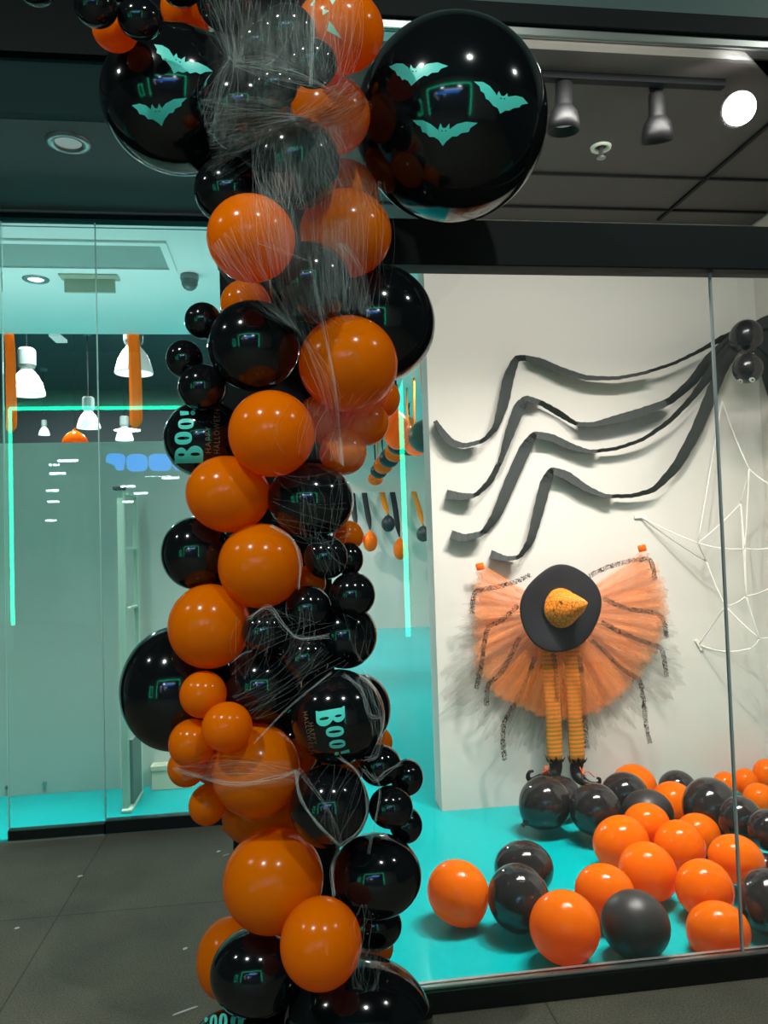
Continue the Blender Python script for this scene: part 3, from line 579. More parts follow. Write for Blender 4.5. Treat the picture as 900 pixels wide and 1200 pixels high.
def sphere_rings(n, seg, rings, c_end):
    n = np.array(n, float); n /= np.linalg.norm(n); a = np.array([0, 1.0, 0]) if abs(n[1]) < 0.9 else np.array([1.0, 0, 0])
    u = a - n * (a @ n); u /= np.linalg.norm(u); w = np.cross(n, u); V = [-n]
    for i in range(1, rings):
        th = PI - (PI - c_end) * i / (rings - 1); c = math.cos(th)
        bump = 0.10 * max(0.0, (c - 0.55) / 0.45) ** 2.2
        for j in range(seg):
            t = 2 * PI * j / seg; V.append(n * (c + bump) + (u * math.cos(t) + w * math.sin(t)) * math.sin(th))
    return np.array(V), n, u, w
def ring_faces(seg, rings, base=0):
    F = [(base, base + 1 + (j + 1) % seg, base + 1 + j) for j in range(seg)]
    for i in range(rings - 2):
        a = base + 1 + i * seg
        F += [(a + j, a + (j + 1) % seg, a + seg + (j + 1) % seg, a + seg + j) for j in range(seg)]
    return F
def balloon(b, mat, n_dir, label, group=None, knot=False, name='balloon', seg=48, rings=30, cat='balloon'):
    """Latex balloon: round crown, pear-shaped shoulder, rolled neck; n_dir in the balloon's own (right, up, to camera) frame."""
    V, n, u, w = sphere_rings(n_dir, seg, rings, 0.17)
    F = ring_faces(seg, rings)
    rr = 0.17; nk = []
    for r_, h_ in ((0.12, 1.13), (0.075, 1.17), (0.06, 1.21), (0.085, 1.24), (0.1, 1.265), (0.085, 1.28), (0.03, 1.265)):
        nk.append([n * h_ + (u * math.cos(2 * PI * j / seg) + w * math.sin(2 * PI * j / seg)) * r_ for j in range(seg)])
    nk = np.array(nk).reshape(-1, 3); base = len(V)
    if not knot:
        V = np.vstack([V, nk]); st = base - seg
        F += [(st + i * seg + j, st + i * seg + (j + 1) % seg, st + (i + 1) * seg + (j + 1) % seg, st + (i + 1) * seg + j) for i in range(7) for j in range(seg)]
    else: F += [tuple(base - seg + j for j in range(seg))]
    o = mesh_obj(name, b.world(V), F, mat, None, b.C); tag(o, label, cat, group)
    if knot:
        mesh_obj('knot', b.world(np.vstack([V[base - seg:base], nk])), [(i * seg + j, i * seg + (j + 1) % seg, (i + 1) * seg + (j + 1) % seg, (i + 1) * seg + j) for i in range(7) for j in range(seg)], mat, o)
    return o

# ---- flat artwork laid on the skins
def fill2d(loops, cell):
    """Closed 2-D outlines (first = outside, rest = holes) -> vertices and faces cut to a fine grid."""
    cu = bpy.data.curves.new('tmp', 'CURVE'); cu.dimensions = '2D'; cu.fill_mode = 'BOTH'
    for lp in loops:
        sp = cu.splines.new('POLY'); sp.points.add(len(lp) - 1); sp.use_cyclic_u = True
        for q, p in zip(sp.points, lp): q.co = (p[0], p[1], 0, 1)
    return curve2mesh(cu, cell)
def curve2mesh(cu, cell):
    ob = bpy.data.objects.new('tmp', cu); COLL.objects.link(ob); bpy.context.view_layer.update()
    me = bpy.data.meshes.new_from_object(ob.evaluated_get(bpy.context.evaluated_depsgraph_get()))
    bm = bmesh.new(); bm.from_mesh(me); bmesh.ops.remove_doubles(bm, verts=bm.verts, dist=1e-5)
    xs = [v.co.x for v in bm.verts]; ys = [v.co.y for v in bm.verts]
    for ax, lo, hi in ((0, min(xs), max(xs)), (1, min(ys), max(ys))):
        k = math.floor(lo / cell) + 1
        while k * cell < hi:
            co = [0, 0, 0]; no = [0, 0, 0]; co[ax] = k * cell; no[ax] = 1
            bmesh.ops.bisect_plane(bm, geom=bm.verts[:] + bm.edges[:] + bm.faces[:], plane_co=co, plane_no=no, dist=1e-6); k += 1
    bm.verts.ensure_lookup_table(); bm.verts.index_update()
    V = np.array([v.co[:2] for v in bm.verts]); F = [tuple(v.index for v in f.verts) for f in bm.faces]
    bm.free(); bpy.data.objects.remove(ob); bpy.data.curves.remove(cu); bpy.data.meshes.remove(me)
    return V, F
def text2d(s, cell):
    cu = bpy.data.curves.new('tmp', 'FONT'); cu.body = s; cu.size = 1.0; cu.space_character = 1.25; cu.resolution_u = 2
    return curve2mesh(cu, cell)
def decal(o, b, name, V, F, mat, lift=0.004): 
    P = b.on_px(V, lift); nrm = np.cross(P[F[0][1]] - P[F[0][0]], P[F[0][2]] - P[F[0][0]])
    if nrm @ b.e3 < 0: F = [tuple(reversed(f)) for f in F]
    return mesh_obj(name, P, F, mat, o, smooth=True)
def affine(V, o, s, t): o, s, t = map(np.array, (o, s, t)); return o + V[:, :1] * (s - o) + V[:, 1:2] * (t - o)
def ell(cx, cy, rx, ry, n=28, p=1.0): return [(cx + rx * math.copysign(abs(math.cos(a)) ** p, math.cos(a)), cy + ry * math.copysign(abs(math.sin(a)) ** p, math.sin(a))) for a in (2 * PI * k / n for k in range(n))]
def arc(cx, cy, rx, ry, a0, a1, n=10): return [(cx + rx * math.cos(math.radians(a0 + (a1 - a0) * k / n)), cy + ry * math.sin(math.radians(a0 + (a1 - a0) * k / n))) for k in range(n + 1)]
GLYPH = {
 'B': [[(-0.07, 0), (-0.07, 0.05), (0.0, 0.09)] [::-1][::-1] + [] + [(0.0, 0.9), (-0.07, 0.95), (-0.07, 1.0)] + arc(0.5, 0.78, 0.42, 0.22, 90, -60) + arc(0.52, 0.29, 0.5, 0.29, 60, -90), ell(0.50, 0.77, 0.085, 0.12), ell(0.52, 0.28, 0.10, 0.17)],
 'o': [ell(0.5, 0.5, 0.5, 0.5, 32, 0.8), ell(0.5, 0.5, 0.13, 0.36, 24)],
 '!': [[(0.15, 0.42), (0.85, 0.42), (1.0, 0.98), (0.0, 0.98)]], '.': [ell(0.5, 0.15, 0.5, 0.15, 20)],
}
def greeting(o, b, places, small):
    for ch, (q0, qs, qt) in places:
        V, F = fill2d(GLYPH[ch], 0.12); decal(o, b, 'greeting_letter', affine(V, q0, qs, qt), F, PRINT)
        if ch == '!': V, F = fill2d(GLYPH['.'], 0.12); decal(o, b, 'greeting_letter', affine(V, q0, qs, qt), F, PRINT)
    for word, q0, qs, qt in small:
        V, F = text2d(word, 0.25); w = V[:, 0].max(); V = V / np.array([w, 0.7]); decal(o, b, 'greeting_text', affine(V, q0, qs, qt), F, PRINT_SMALL)
BATS_R = [[(172,292),(205,278),(235,280),(258,298),(262,306),(268,284),(278,300),(288,300),(303,283),(307,300),(340,280),(385,274),(432,290),(400,302),(388,318),(360,320),(340,335),(325,332),(300,350),(270,378),(255,355),(240,348),(230,352),(220,335),(208,332),(200,312),(185,305)],
 [(545,358),(585,360),(615,378),(640,410),(645,420),(655,400),(665,420),(678,422),(692,410),(695,425),(730,420),(760,428),(783,455),(755,460),(745,472),(720,475),(700,487),(685,485),(660,500),(650,475),(630,465),(610,440),(598,435),(590,410),(575,400),(570,380)],
 [(275,528),(320,528),(355,545),(380,565),(388,572),(398,542),(408,562),(422,562),(437,542),(438,568),(470,545),(510,535),(562,540),(530,562),(522,580),(490,585),(470,600),(450,600),(425,620),(408,642),(390,615),(370,602),(350,602),(335,585),(318,580),(310,555),(295,548)]]
EYES_R = [((277,313),(291,313)), ((664,432),(680,434)), ((405,575),(422,575))]
BATS_L = [[(260,205),(320,212),(370,240),(400,285),(405,300),(430,272),(440,305),(465,318),(495,297),(492,340),(530,330),(600,345),(660,375),(703,410),(650,412),(610,430),(575,415),(530,425),(510,408),(480,420),(440,408),(410,428),(385,375),(350,330),(325,320),(310,285),(280,270),(282,240)],
 [(92,665),(150,652),(200,665),(235,695),(245,655),(265,685),(285,690),(298,650),(320,685),(350,650),(410,618),(510,608),(470,645),(465,670),(420,690),(405,720),(375,725),(340,770),(318,823),(295,800),(250,770),(215,770),(190,740),(150,730),(135,700)]]
EYES_L = [((427,322),(456,338)), ((272,712),(300,710))]
def bats(o, b, polys, eyes, k, off, er):
    for pl, ey in zip(polys, eyes):
        px = [(off[0] + x * k, off[1] + y * k) for x, y in pl]
        holes = [ell(off[0] + x * k, off[1] + y * k, er, er * 0.8, 10) for x, y in ey]
        V, F = fill2d([px] + holes, 4.0); decal(o, b, 'bat_print', V, F, PRINT, 0.003)

MATS = {'O': ORANGE, 'K': BLACK, 'M': MATTE}
BALLS = []
for i, (px, py, rx, ry, tilt, t, c, label) in enumerate(COLUMN):
    b = Ball(px, py, rx, ry, tilt, t); BALLS.append(b)
    axis = np.array([-0.22 + 0.05 * math.sin(py / 90), 2.32, b.C[2] - 0.03]); d = axis - b.C; d = d / (np.linalg.norm(d) + 1e-6) - 0.7 * b.e3
    nd = np.array([d @ b.e1, d @ b.e2, d @ b.e3]); 
    if nd[2] > -0.35: nd[2] = -0.6
    big = max(rx, ry) > 60
    garland = i in (18, 19, 20, 21, 22)
    o = balloon(b, MATS[c], nd, label, 'balloons of the overhead garland' if garland else 'balloons of the column', seg=72 if big else 48, rings=44 if big else 30)
    if i == 0: bats(o, b, BATS_L, EYES_L, 140 / 900, (140, 20), 0.9)
    if i == 1: bats(o, b, BATS_R, EYES_R, 240 / 900, (410, 0), 0.9)
    if i == 2:
        for tri in (((386, 24), (401, 45.5), (383, 36)), ((378, 10), (386, 13), (378, 18)), ((386, -1), (393.6, -1), (389.7, 5.6)), ((363, 6), (370, -2), (367, 7))):
            V, F = fill2d([tri], 4.0); decal(o, b, 'face_print', V, F, PRINT_PALE)
    if i == 31:
        greeting(o, b, [('B', ((238, 542.5), (238.5, 522.5), (204.5, 543))), ('o', ((225, 520.5), (225, 505.5), (204.7, 521.5))), ('o', ((227, 502.5), (227, 490), (208.7, 503.5))), ('!', ((229, 486.5), (228.5, 481), (211, 487)))],
                 [('HAPPY', (247, 531.5), (247, 500), (240.5, 531.5)), ('HALLOWEEN', (257.5, 532), (257.5, 480), (250.5, 532))])
    if i == 60:
        greeting(o, b, [('B', ((370, 834.5), (370.8, 852.3), (403.9, 828.5))), ('o', ((381.3, 852.4), (382.6, 864.8), (402.3, 850))), ('o', ((385.5, 867.9), (386.3, 878), (404.4, 865.9))), ('!', ((391.5, 881.9), (392.2, 885.8), (409.4, 878)))],
                 [('HAPPY', (361.5, 847), (366.5, 873), (366.8, 846)), ('HALLOWEEN', (355, 834), (363.5, 884), (360, 833))])
    if i == 78:
        greeting(o, b, [('B', ((286, 1191), (271, 1187), (283, 1221))), ('o', ((267, 1188), (257, 1187), (266, 1208))), ('o', ((255, 1188), (246, 1190), (254, 1208))), ('!', ((243, 1191), (239, 1193), (246, 1210)))], [])
# neck directions for the loose balloons on the display floor (right, up, to camera)
NECK = {0: (0.85, -0.5, -0.35), 3: (0.1, -0.6, -0.9), 15: (-0.72, -0.66, 0.25), 13: (-0.2, 0.6, -0.8), 9: (0.5, -0.8, -0.4), 10: (0.6, -0.4, -0.7), 6: (0.4, -0.9, -0.3), 8: (0.6, -0.6, -0.5), 5: (-0.2, -0.5, -0.9), 12: (0.8, -0.3, -0.5), 11: (-0.8, -0.55, -0.3), 2: (-0.1, -0.3, -0.95)}
for i, (px, py, rx, ry, tilt, t, c, label) in enumerate(PILE):
    b = Ball(px, py, rx, ry, tilt, t)
    nd = NECK.get(i, (random.uniform(-0.5, 0.5), random.uniform(-0.6, 0.1), -0.9))
    m = MATTE if i in (5, 20) else (PBLACK if c == 'K' else ORANGE)
    if i == 20: label = label
    balloon(b, m, nd, label, 'loose balloons on the turquoise floor', knot=True)

# ------------------------------------------------------------------ cobwebs stretched over the column
STEP = 4; GW, GH = 150, 312; GX0, GY0 = 100, -30
gx, gy = np.meshgrid(GX0 + STEP * np.arange(GW), GY0 + STEP * np.arange(GH))
DEP = np.full((GH, GW), 9.0)
for b in BALLS:
    q = 1 - ((gx - b.px) / b.rpx) ** 2 - ((gy - b.py) / b.rpy) ** 2
    DEP = np.where(q > 0, np.minimum(DEP, b.t - b.r[2] * np.sqrt(np.maximum(q, 0))), DEP)
def minf(A, k):
    B = A.copy()
    for _ in range(k):
        P = np.pad(B, 1, mode='edge'); B = np.min([P[1 + i:1 + i + A.shape[0], 1 + j:1 + j + A.shape[1]] for i in (-1, 0, 1) for j in (-1, 0, 1)], axis=0)
    return B
def blur(A, k):
    for _ in range(k):
        P = np.pad(A, 1, mode='edge'); A = sum(P[1 + i:1 + i + A.shape[0], 1 + j:1 + j + A.shape[1]] for i in (-1, 0, 1) for j in (-1, 0, 1)) / 9
    return A
SK = np.minimum(minf(DEP, 5), 2.45); SK = np.minimum(blur(SK, 8), blur(minf(DEP, 1), 1)); SK = np.minimum(SK, DEP) - 0.004
SK = np.minimum(SK, 2.5)
def skin_t(px, py):
    fx = np.clip((np.asarray(px, float) - GX0) / STEP, 0, GW - 1.001); fy = np.clip((np.asarray(py, float) - GY0) / STEP, 0, GH - 1.001)
    i, j = fy.astype(int), fx.astype(int); a, c = fy - i, fx - j
    return SK[i, j] * (1 - a) * (1 - c) + SK[i + 1, j] * a * (1 - c) + SK[i, j + 1] * (1 - a) * c + SK[i + 1, j + 1] * a * c
def on_skin(P, lift=0.002):
    P = np.asarray(P, float); t = skin_t(P[:, 0], P[:, 1])
    return np.array([EYE + ray(x, y) * (tt - lift) for (x, y), tt in zip(P, t)])
def quad_pt(q, u, v):
    a, b, c, d = (np.array(p, float) for p in q)   # a-b along one end, d-c along the other
    return a * (1 - u) * (1 - v) + b * u * (1 - v) + c * u * v + d * (1 - u) * v
NEARCOL = minf(DEP, 2) < 8.9
def over_column(P): return NEARCOL[np.clip(((P[:, 1] - GY0) / STEP).astype(int), 0, GH - 1), np.clip(((P[:, 0] - GX0) / STEP).astype(int), 0, GW - 1)]
class Web:
    def __init__(s, dens=1.5): s.m = MB(); s.m2 = MB(); s.sheets = []; s.dens = dens
    def fibre(s, mb, P, lift, rad):
        P = np.asarray(P, float); ok = over_column(P); i = 0      # a fibre lies on the balloons; it ends where they end
        while i < len(P):
            j = i
            while j < len(P) and ok[j]: j += 1
            if j - i >= 3: mb.tube(on_skin(P[i:j], lift), rad, 4, False)
            i = max(j, i) + 1
    def bundle(s, q, n, bow=0.0, rad=0.00024, jit=0.12, k=18):
        """n fibres running from edge a-b to edge d-c"""
        for _ in range(int(n * s.dens)):
            u0 = random.uniform(-0.08, 1.08); u1 = u0 + random.gauss(0, jit); bw = bow + random.gauss(0, 3)
            P = []
            a1, f1 = random.gauss(0, 2.0), random.uniform(1.5, 2.5)
            bw += random.gauss(0, 7)
            for i in range(k + 1):
                v = i / k; p = quad_pt(q, u0 * (1 - v) + u1 * v, v); e = np.array(q[3], float) - np.array(q[0], float); nn = np.array([-e[1], e[0]]) / (np.linalg.norm(e) + 1e-6)
                P.append(p + nn * (bw * math.sin(PI * v) + a1 * math.sin(f1 * PI * v)))
            s.fibre(s.m, P, random.uniform(0.001, 0.006), rad * random.uniform(0.6, 1.5))
        return s
    def line(s, pts, n=3, spread=1.5, rad=0.00032):
        for _ in range(n):
            P = smooth_path([(x + random.gauss(0, spread), y + random.gauss(0, spread)) for x, y in pts], 6)
            s.fibre(s.m2, P, 0.004, rad * random.uniform(0.7, 1.3))
        return s
    def sheet(s, q, nu=24, nv=32):
        V, UV = [], []
        for i in range(nv + 1):
            for j in range(nu + 1): V.append(quad_pt(q, j / nu, i / nv)); UV.append((j / nu, i / nv))
        s.sheets.append((on_skin(V, 0.001), [(i * (nu + 1) + j, i * (nu + 1) + j + 1, (i + 1) * (nu + 1) + j + 1, (i + 1) * (nu + 1) + j) for i in range(nv) for j in range(nu)], UV)); return s
    def done(s, label, base):
        t = empty('stretched_cobweb', EYE + ray(*base) * float(skin_t([base[0]], [base[1]])[0]), label, 'cobweb', 'cobwebs stretched over the column')
        o = s.m.build('web_fibres', WEB_STRAND, t); o['kind'] = 'stuff'
        if s.m2.v: o = s.m2.build('web_strands', WEB_LINE, t); o['kind'] = 'stuff'
        if s.sheets:
            m = MB()
            for V, F, UV in s.sheets: m.add(V, F, UV)
            m.build('web_gauze', WEB_SHEET, t, smooth=True, uv=True)
w = Web()
w.bundle(((236, -20), (300, -20), (282, 72), (268, 70)), 30).bundle(((330, -20), (420, -20), (405, 90), (330, 70)), 34)
w.bundle(((268, 66), (282, 76), (262, 200), (234, 130)), 26).bundle(((270, 70), (276, 78), (400, 112), (330, 74)), 22, -8)
w.bundle(((235, 120), (250, 195), (348, 145), (345, 132)), 30).bundle(((340, 138), (350, 150), (432, 118), (405, 92)), 40, 4)
w.bundle(((340, 134), (352, 146), (262, 218), (236, 190)), 16).bundle(((300, 150), (392, 146), (400, 245), (306, 245)), 46, 0)
w.bundle(((345, 142), (398, 150), (448, 250), (396, 240)), 26).bundle(((306, 200), (440, 212), (430, 362), (330, 372)), 60)
w.bundle(((244, 292), (300, 235), (352, 392), (340, 380)), 40, 8).bundle(((395, 285), (405, 285), (430, 372), (422, 366)), 14, -5)
w.bundle(((330, 335), (408, 330), (428, 372), (350, 398)), 26).line([(368, -20), (366, 40), (364, 100)], 10, 1.6)
w.line([(300, 285), (330, 292), (362, 305)], 3).line([(362, 300), (378, 380), (392, 450), (402, 545)], 8, 1.2)
w.bundle(((348, 395), (356, 385), (402, 545), (392, 540)), 12, -12)
w.sheet(((234, -10), (425, -10), (430, 130), (236, 110))).sheet(((234, 100), (345, 100), (355, 150), (244, 200))).sheet(((300, 135), (435, 110), (440, 230), (300, 245))).sheet(((262, 215), (448, 215), (432, 372), (346, 396)))
w.done('cobweb drawn over the column top and funnelled down to the stranded orange balloon', (350, 160))
w = Web(0.6)
w.bundle(((348, 470), (462, 455), (430, 545), (350, 535)), 30).bundle(((340, 560), (408, 552), (396, 640), (356, 630)), 30).bundle(((318, 620), (322, 545), (405, 560), (410, 640)), 18, 6)
w.line([(318, 615), (342, 632), (352, 660), (350, 690)], 12, 1.2).bundle(((362, 628), (376, 622), (402, 668), (380, 678)), 14, -6)
w.sheet(((352, 470), (462, 462), (430, 552), (350, 540)), 16, 16)
w.done('thin cobweb across the small orange cluster and the black balloon below it', (380, 560))
w = Web(0.6)
w.bundle(((284, 720), (370, 706), (350, 772), (276, 800)), 30).bundle(((272, 790), (300, 722), (336, 730), (392, 728)), 14, -8).bundle(((265, 810), (300, 842), (400, 770), (345, 745)), 26, 6)
w.line([(290, 725), (315, 712), (335, 735), (352, 748), (385, 745)], 10, 1.5).line([(298, 870), (340, 828), (388, 788)], 5, 0.8).line([(404, 790), (424, 808), (432, 835), (446, 842)], 8, 2.2)
w.line([(426, 786), (440, 815), (447, 850), (441, 884), (428, 890)], 10, 2.2).line([(418, 795), (434, 830), (440, 862)], 5, 2).bundle(((405, 720), (440, 730), (445, 780), (420, 775)), 16)
w.done('cobweb over the mid-column small black bunch trailing past the downward-lettered balloon', (350, 760))
w = Web(0.6)
w.bundle(((202, 895), (215, 915), (345, 915), (340, 895)), 22, -10).line([(205, 902), (270, 918), (320, 912), (346, 903)], 12, 2).line([(346, 903), (352, 935), (372, 965), (400, 992)], 12, 1.2)
w.line([(400, 992), (425, 968), (430, 935), (418, 905), (398, 888)], 10, 1.2).line([(350, 903), (385, 950), (400, 992)], 4, 2).line([(402, 990), (390, 1015), (392, 1050)], 8, 1.6).line([(425, 900), (440, 915), (450, 905), (470, 895)], 8, 2.0)
w.bundle(((390, 895), (425, 905), (405, 992), (365, 960)), 16, 4).line([(432, 1000), (445, 930), (436, 905)], 5, 1.5)
w.sheet(((205, 888), (345, 888), (350, 920), (250, 935)), 14, 10)
w.done('cobweb banding the large orange balloon and looping over the black one', (345, 905))
w = Web(0.6)
w.bundle(((420, 1112), (446, 1112), (440, 1162), (418, 1160)), 40, 2).bundle(((424, 1060), (432, 1060), (444, 1112), (424, 1112)), 12)
w.done('short dark tuft of cobweb hanging onto the floor giant', (432, 1130))

# ------------------------------------------------------------------ wall decorations in the shop window
def wallp(px, py, off=0.0): return at_y(px, py, Y_BOARD - off)
PXM = 4.95e-3     # metres per picture pixel on the board
def ribbon(name, nodes, off_fn, mat, label=None, group=None, k=(0.0, 0.0, 1.0), parent=None, cat=None, plane=None):
    """Strip given by its centre line and width in the wall; slightly cupped, standing off the wall; has thickness."""
    P = np.vstack([np.linspace(p, q, 8, endpoint=False) for p, q in zip(np.array(nodes, float), np.array(nodes[1:], float))] + [np.array(nodes[-1:], float)])
    for _ in range(3): P[1:-1] = P[1:-1] * 0.5 + (P[:-2] + P[2:]) * 0.25
    n = len(P); T = np.gradient(P[:, :2], axis=0); T /= np.linalg.norm(T, axis=1)[:, None] + 1e-9
    V = []; m = 4; full = max(p[2] for p in nodes) * 1.02; sgn = 1.0
    for i in range(n):
        nrm = np.array([-T[i][1], T[i][0]]); w = P[i][2]; s = i / (n - 1)
        if 0 < i < n - 1 and P[i - 1][2] > w <= P[i + 1][2]: sgn = -sgn          # the strip turns over where it shows its edge
        tw = math.sqrt(max(0.0, full * full - w * w)) * PXM * sgn if not plane else 0.02 * sgn
        for j in range(m + 1):
            u = j / m - 0.5; q = P[i][:2] + nrm * w * u + np.array([0.3 * math.sin(i * 1.7 + j), 0.3 * math.sin(i * 2.3)])* (0 if plane else 1)
            off = max(0.003, off_fn(s) + abs(tw) * 0.5 + u * tw)
            V.append(plane(q[0], q[1], off) if plane else wallp(q[0], q[1], off))
    F = [(i * (m + 1) + j, i * (m + 1) + j + 1, (i + 1) * (m + 1) + j + 1, (i + 1) * (m + 1) + j) for i in range(n - 1) for j in range(m)]
    o = mesh_obj(name, V, F, mat, parent, smooth=False)
    s_ = o.modifiers.new('thick', 'SOLIDIFY'); s_.thickness = 0.0012
    if label: tag(o, label, cat or 'streamer', group)
    return o
K = 0.4444
LEGS = [
 [(22,322,10),(40,352,18),(65,380,20),(100,388,12),(150,375,10),(183,340,16),(203,275,28),(215,210,30),(236,158,18),(262,156,14),(300,166,20),(350,188,19),(420,209,13),(500,210,9),(570,197,8),(650,172,8),(720,138,9),(780,104,16),(842,84,24)],
 [(52,516,26),(90,522,20),(130,519,10),(168,482,16),(196,425,12),(220,350,26),(245,285,32),(262,262,16),(300,274,14),(350,303,17),(392,330,10),(440,332,12),(500,318,22),(560,302,24),(640,272,18),(700,220,24),(745,160,28),(800,112,28),(845,88,24)],
 [(64,622,24),(100,632,20),(150,618,13),(185,570,26),(220,485,32),(260,395,32),(284,358,18),(330,366,20),(380,390,18),(430,404,9),(500,396,9),(570,372,9),(640,324,12),(700,262,15),(750,195,26),(805,122,28),(845,94,24)],
 [(168,674,24),(210,686,13),(245,682,10),(275,638,20),(295,560,28),(314,485,30),(330,452,18),(370,466,24),(420,500,18),(470,521,10),(540,521,10),(600,505,14),(660,442,26),(710,352,30),(750,255,32),(778,185,30),(815,128,28),(848,98,24)]]
WHICH = ('uppermost', 'second from the top', 'third from the top', 'lowest of four')
for q, lg in enumerate(LEGS):
    nodes = [(500 + x * K, 350 + y * K, w * K) for x, y, w in lg]
    ribbon('crepe_streamer', nodes, lambda s: 0.012 + 0.03 * abs(math.sin(s * PI * 2)) + 0.05 * max(0, s - 0.6) / 0.4, CREPE, 'black crepe streamer pinned as spider leg on the white board, ' + WHICH[q], 'crepe spider legs')
# the far side's legs, on the side wall
def at_x(px, py, x): d = ray(px, py); return EYE + d * (x / d[0])
for lab, pts in (('upper', ((884, 384, 17), (893, 380, 19), (902, 376, 18), (915, 378, 14), (930, 392, 12))), ('middle', ((884, 392, 20), (894, 396, 24), (903, 404, 22), (916, 420, 16), (930, 446, 12))), ('lower', ((886, 398, 14), (893, 412, 20), (899, 430, 20), (905, 452, 18), (914, 480, 14)))):
    nodes = []
    for x, y, w in pts:
        p = at_x(x, y, 3.02); nodes.append((min(p[1], 4.54), p[2], w * PXM * 0.9))
    ribbon('crepe_streamer', nodes, lambda s: 0.012, CREPE, lab + ' black crepe spider leg running onto the side wall beside the spider balloons', 'crepe spider legs', plane=lambda y, z, off: np.array([3.03 - off, y, z]))
# spider of two black balloons
rB = 21 / FOC * 4.32
sb = Ball(874.5, 395, 20.5, 21, 0, 4.52); balloon(sb, SPIDER, (0.1, 0.6, -0.8), 'upper black balloon, the body of the crepe-legged spider in the wall corner', 'spider balloons')
sh = Ball(876.5, 432, 18.5, 17.5, 0, 4.42); o = balloon(sh, SPIDER, (0.0, 0.8, -0.6), 'lower black balloon with white eyes, the head of the crepe-legged spider', 'spider balloons')
for x, y, r in ((881.3, 445.0, 3.6), (867.2, 446.5, 3.2)):
    V, F = fill2d([ell(x, y, r, r * 0.8, 20), ell(x + 0.6, y + 0.4, r * 0.4, r * 0.35, 12)], 1.2); decal(o, sh, 'eye', V, F, EYE_W, 0.01)

# ---- orange tulle skirt pinned up like a fan
CX, CY = 655.0, 716.0
sk = empty('tulle_skirt', wallp(CX, CY), 'orange tulle skirt with black lace strips pinned on the white board like a fan', 'skirt')
def interp(tab, a):
    for (a0, r0), (a1, r1) in zip(tab, tab[1:]):
        if a0 <= a <= a1: return r0 + (r1 - r0) * (a - a0) / (a1 - a0)
    return tab[-1][1]
R_OR = [(148, 108), (160, 104), (180, 100), (200, 106), (215, 120), (232, 124), (250, 122), (268, 128), (290, 128), (310, 122), (325, 122), (345, 125), (360, 128), (380, 128), (397, 122)]
R_GR = [(172, 104), (186, 112), (200, 132), (215, 166), (222, 182), (230, 158), (244, 172), (256, 166), (268, 160), (280, 172), (292, 150), (304, 160), (316, 150), (326, 168), (334, 160), (346, 138), (360, 128)]
def fan(name, a0, a1, tab, rscale, off, pleats, mat, parent, droop=0.0, seed=0, nj=150, ni=20, hem=3.0, dev=0.5):
    rg = random.Random(seed); ph = [rg.uniform(0, 6.28) for _ in range(5)]; V = []; UV = []
    for i in range(ni + 1):
        s = i / ni
        for j in range(nj + 1):
            a = a0 + (a1 - a0) * j / nj; R = interp(tab, a) * rscale + hem * math.sin(j * 0.9 + ph[0]) * s + hem * 0.8 * math.sin(j * 2.3 + ph[1]) * s
            r = 28 + (R - 28) * s; ar = math.radians(a + 1.2 * math.sin(j * 0.35 + ph[2]) * s)
            z = off + (0.010 + 0.022 * s) * (math.sin(math.radians(a) * pleats + ph[3]) + 0.6 * math.sin(math.radians(a) * pleats * 2.3 + ph[4])) * dev + 0.035 * math.sin(s * PI) * dev
            V.append(wallp(CX + r * math.cos(ar), CY - r * math.sin(ar) + droop * s * s * abs(math.cos(ar)), max(0.006, z))); UV.append((j / nj, s))
    F = [(i * (nj + 1) + j, i * (nj + 1) + j + 1, (i + 1) * (nj + 1) + j + 1, (i + 1) * (nj + 1) + j) for i in range(ni) for j in range(nj)]
    return mesh_obj(name, V, F, mat, parent, uvs=UV)
o = fan('under_tulle', 176, 358, R_GR, 1.0, 0.02, 16, TULLE_G, sk, 0, 1, 200, 22, 5); o['label'] = 'ragged grey under tulle'
o = fan('under_tulle', 180, 350, R_GR, 0.9, 0.032, 13, TULLE_G, sk, 0, 2, 200, 22, 6); o['label'] = 'ragged grey under tulle'
for q, (rs, of, pl, sd) in enumerate(((1.0, 0.042, 15, 3), (0.97, 0.062, 12, 4), (0.93, 0.08, 18, 5))):
    fan('tulle_layer', 148 + q, 397 - q * 1.5, R_OR, rs, of, pl, TULLE_O, sk, 0, sd, 220, 22, 2.0)
fan('tulle_layer', 228, 312, R_OR, 0.99, 0.225, 11, TULLE_F, sk, 0, 9, 90, 22, 2.0, 0.25)
kz = 0.2889
LACES = [[(520,190),(600,152),(690,128),(768,120),(782,160),(787,208)], [(580,280),(640,312),(700,328),(800,340),(828,376),(836,445)], [(570,375),(640,415),(720,448),(815,482),(826,530),(836,600)],
 [(530,450),(590,500),(650,565),(728,612),(742,700),(752,800),(768,870)], [(375,505),(385,560),(392,650),(386,780)], [(480,515),(492,600),(500,700),(512,890)],
 [(300,520),(280,590),(230,690),(175,780),(170,850),(178,940)], [(238,440),(200,520),(160,590),(108,630),(104,720)], [(232,310),(170,370),(110,395),(92,480),(80,570),(62,650)], [(282,185),(230,212),(160,232),(60,250),(48,290),(46,345)]]
for lc in LACES:
    ribbon('lace_trim', [(540 + x * kz, 620 + y * kz, 5.5) for x, y in lc], lambda s: 0.255 - 0.10 * s, LACE_NET, parent=sk)
for px, py in ((562.5, 664), (752.5, 642.5)):
    p = wallp(px, py, 0.10); MB().tube([p + np.array([-0.022, 0, -0.004]), p + np.array([0.022, 0, 0.004])], [0.026, 0.026], 8, flat=(1, 0.4, 0.8)).build('pinned_corner', ORANGE, sk, smooth=True)

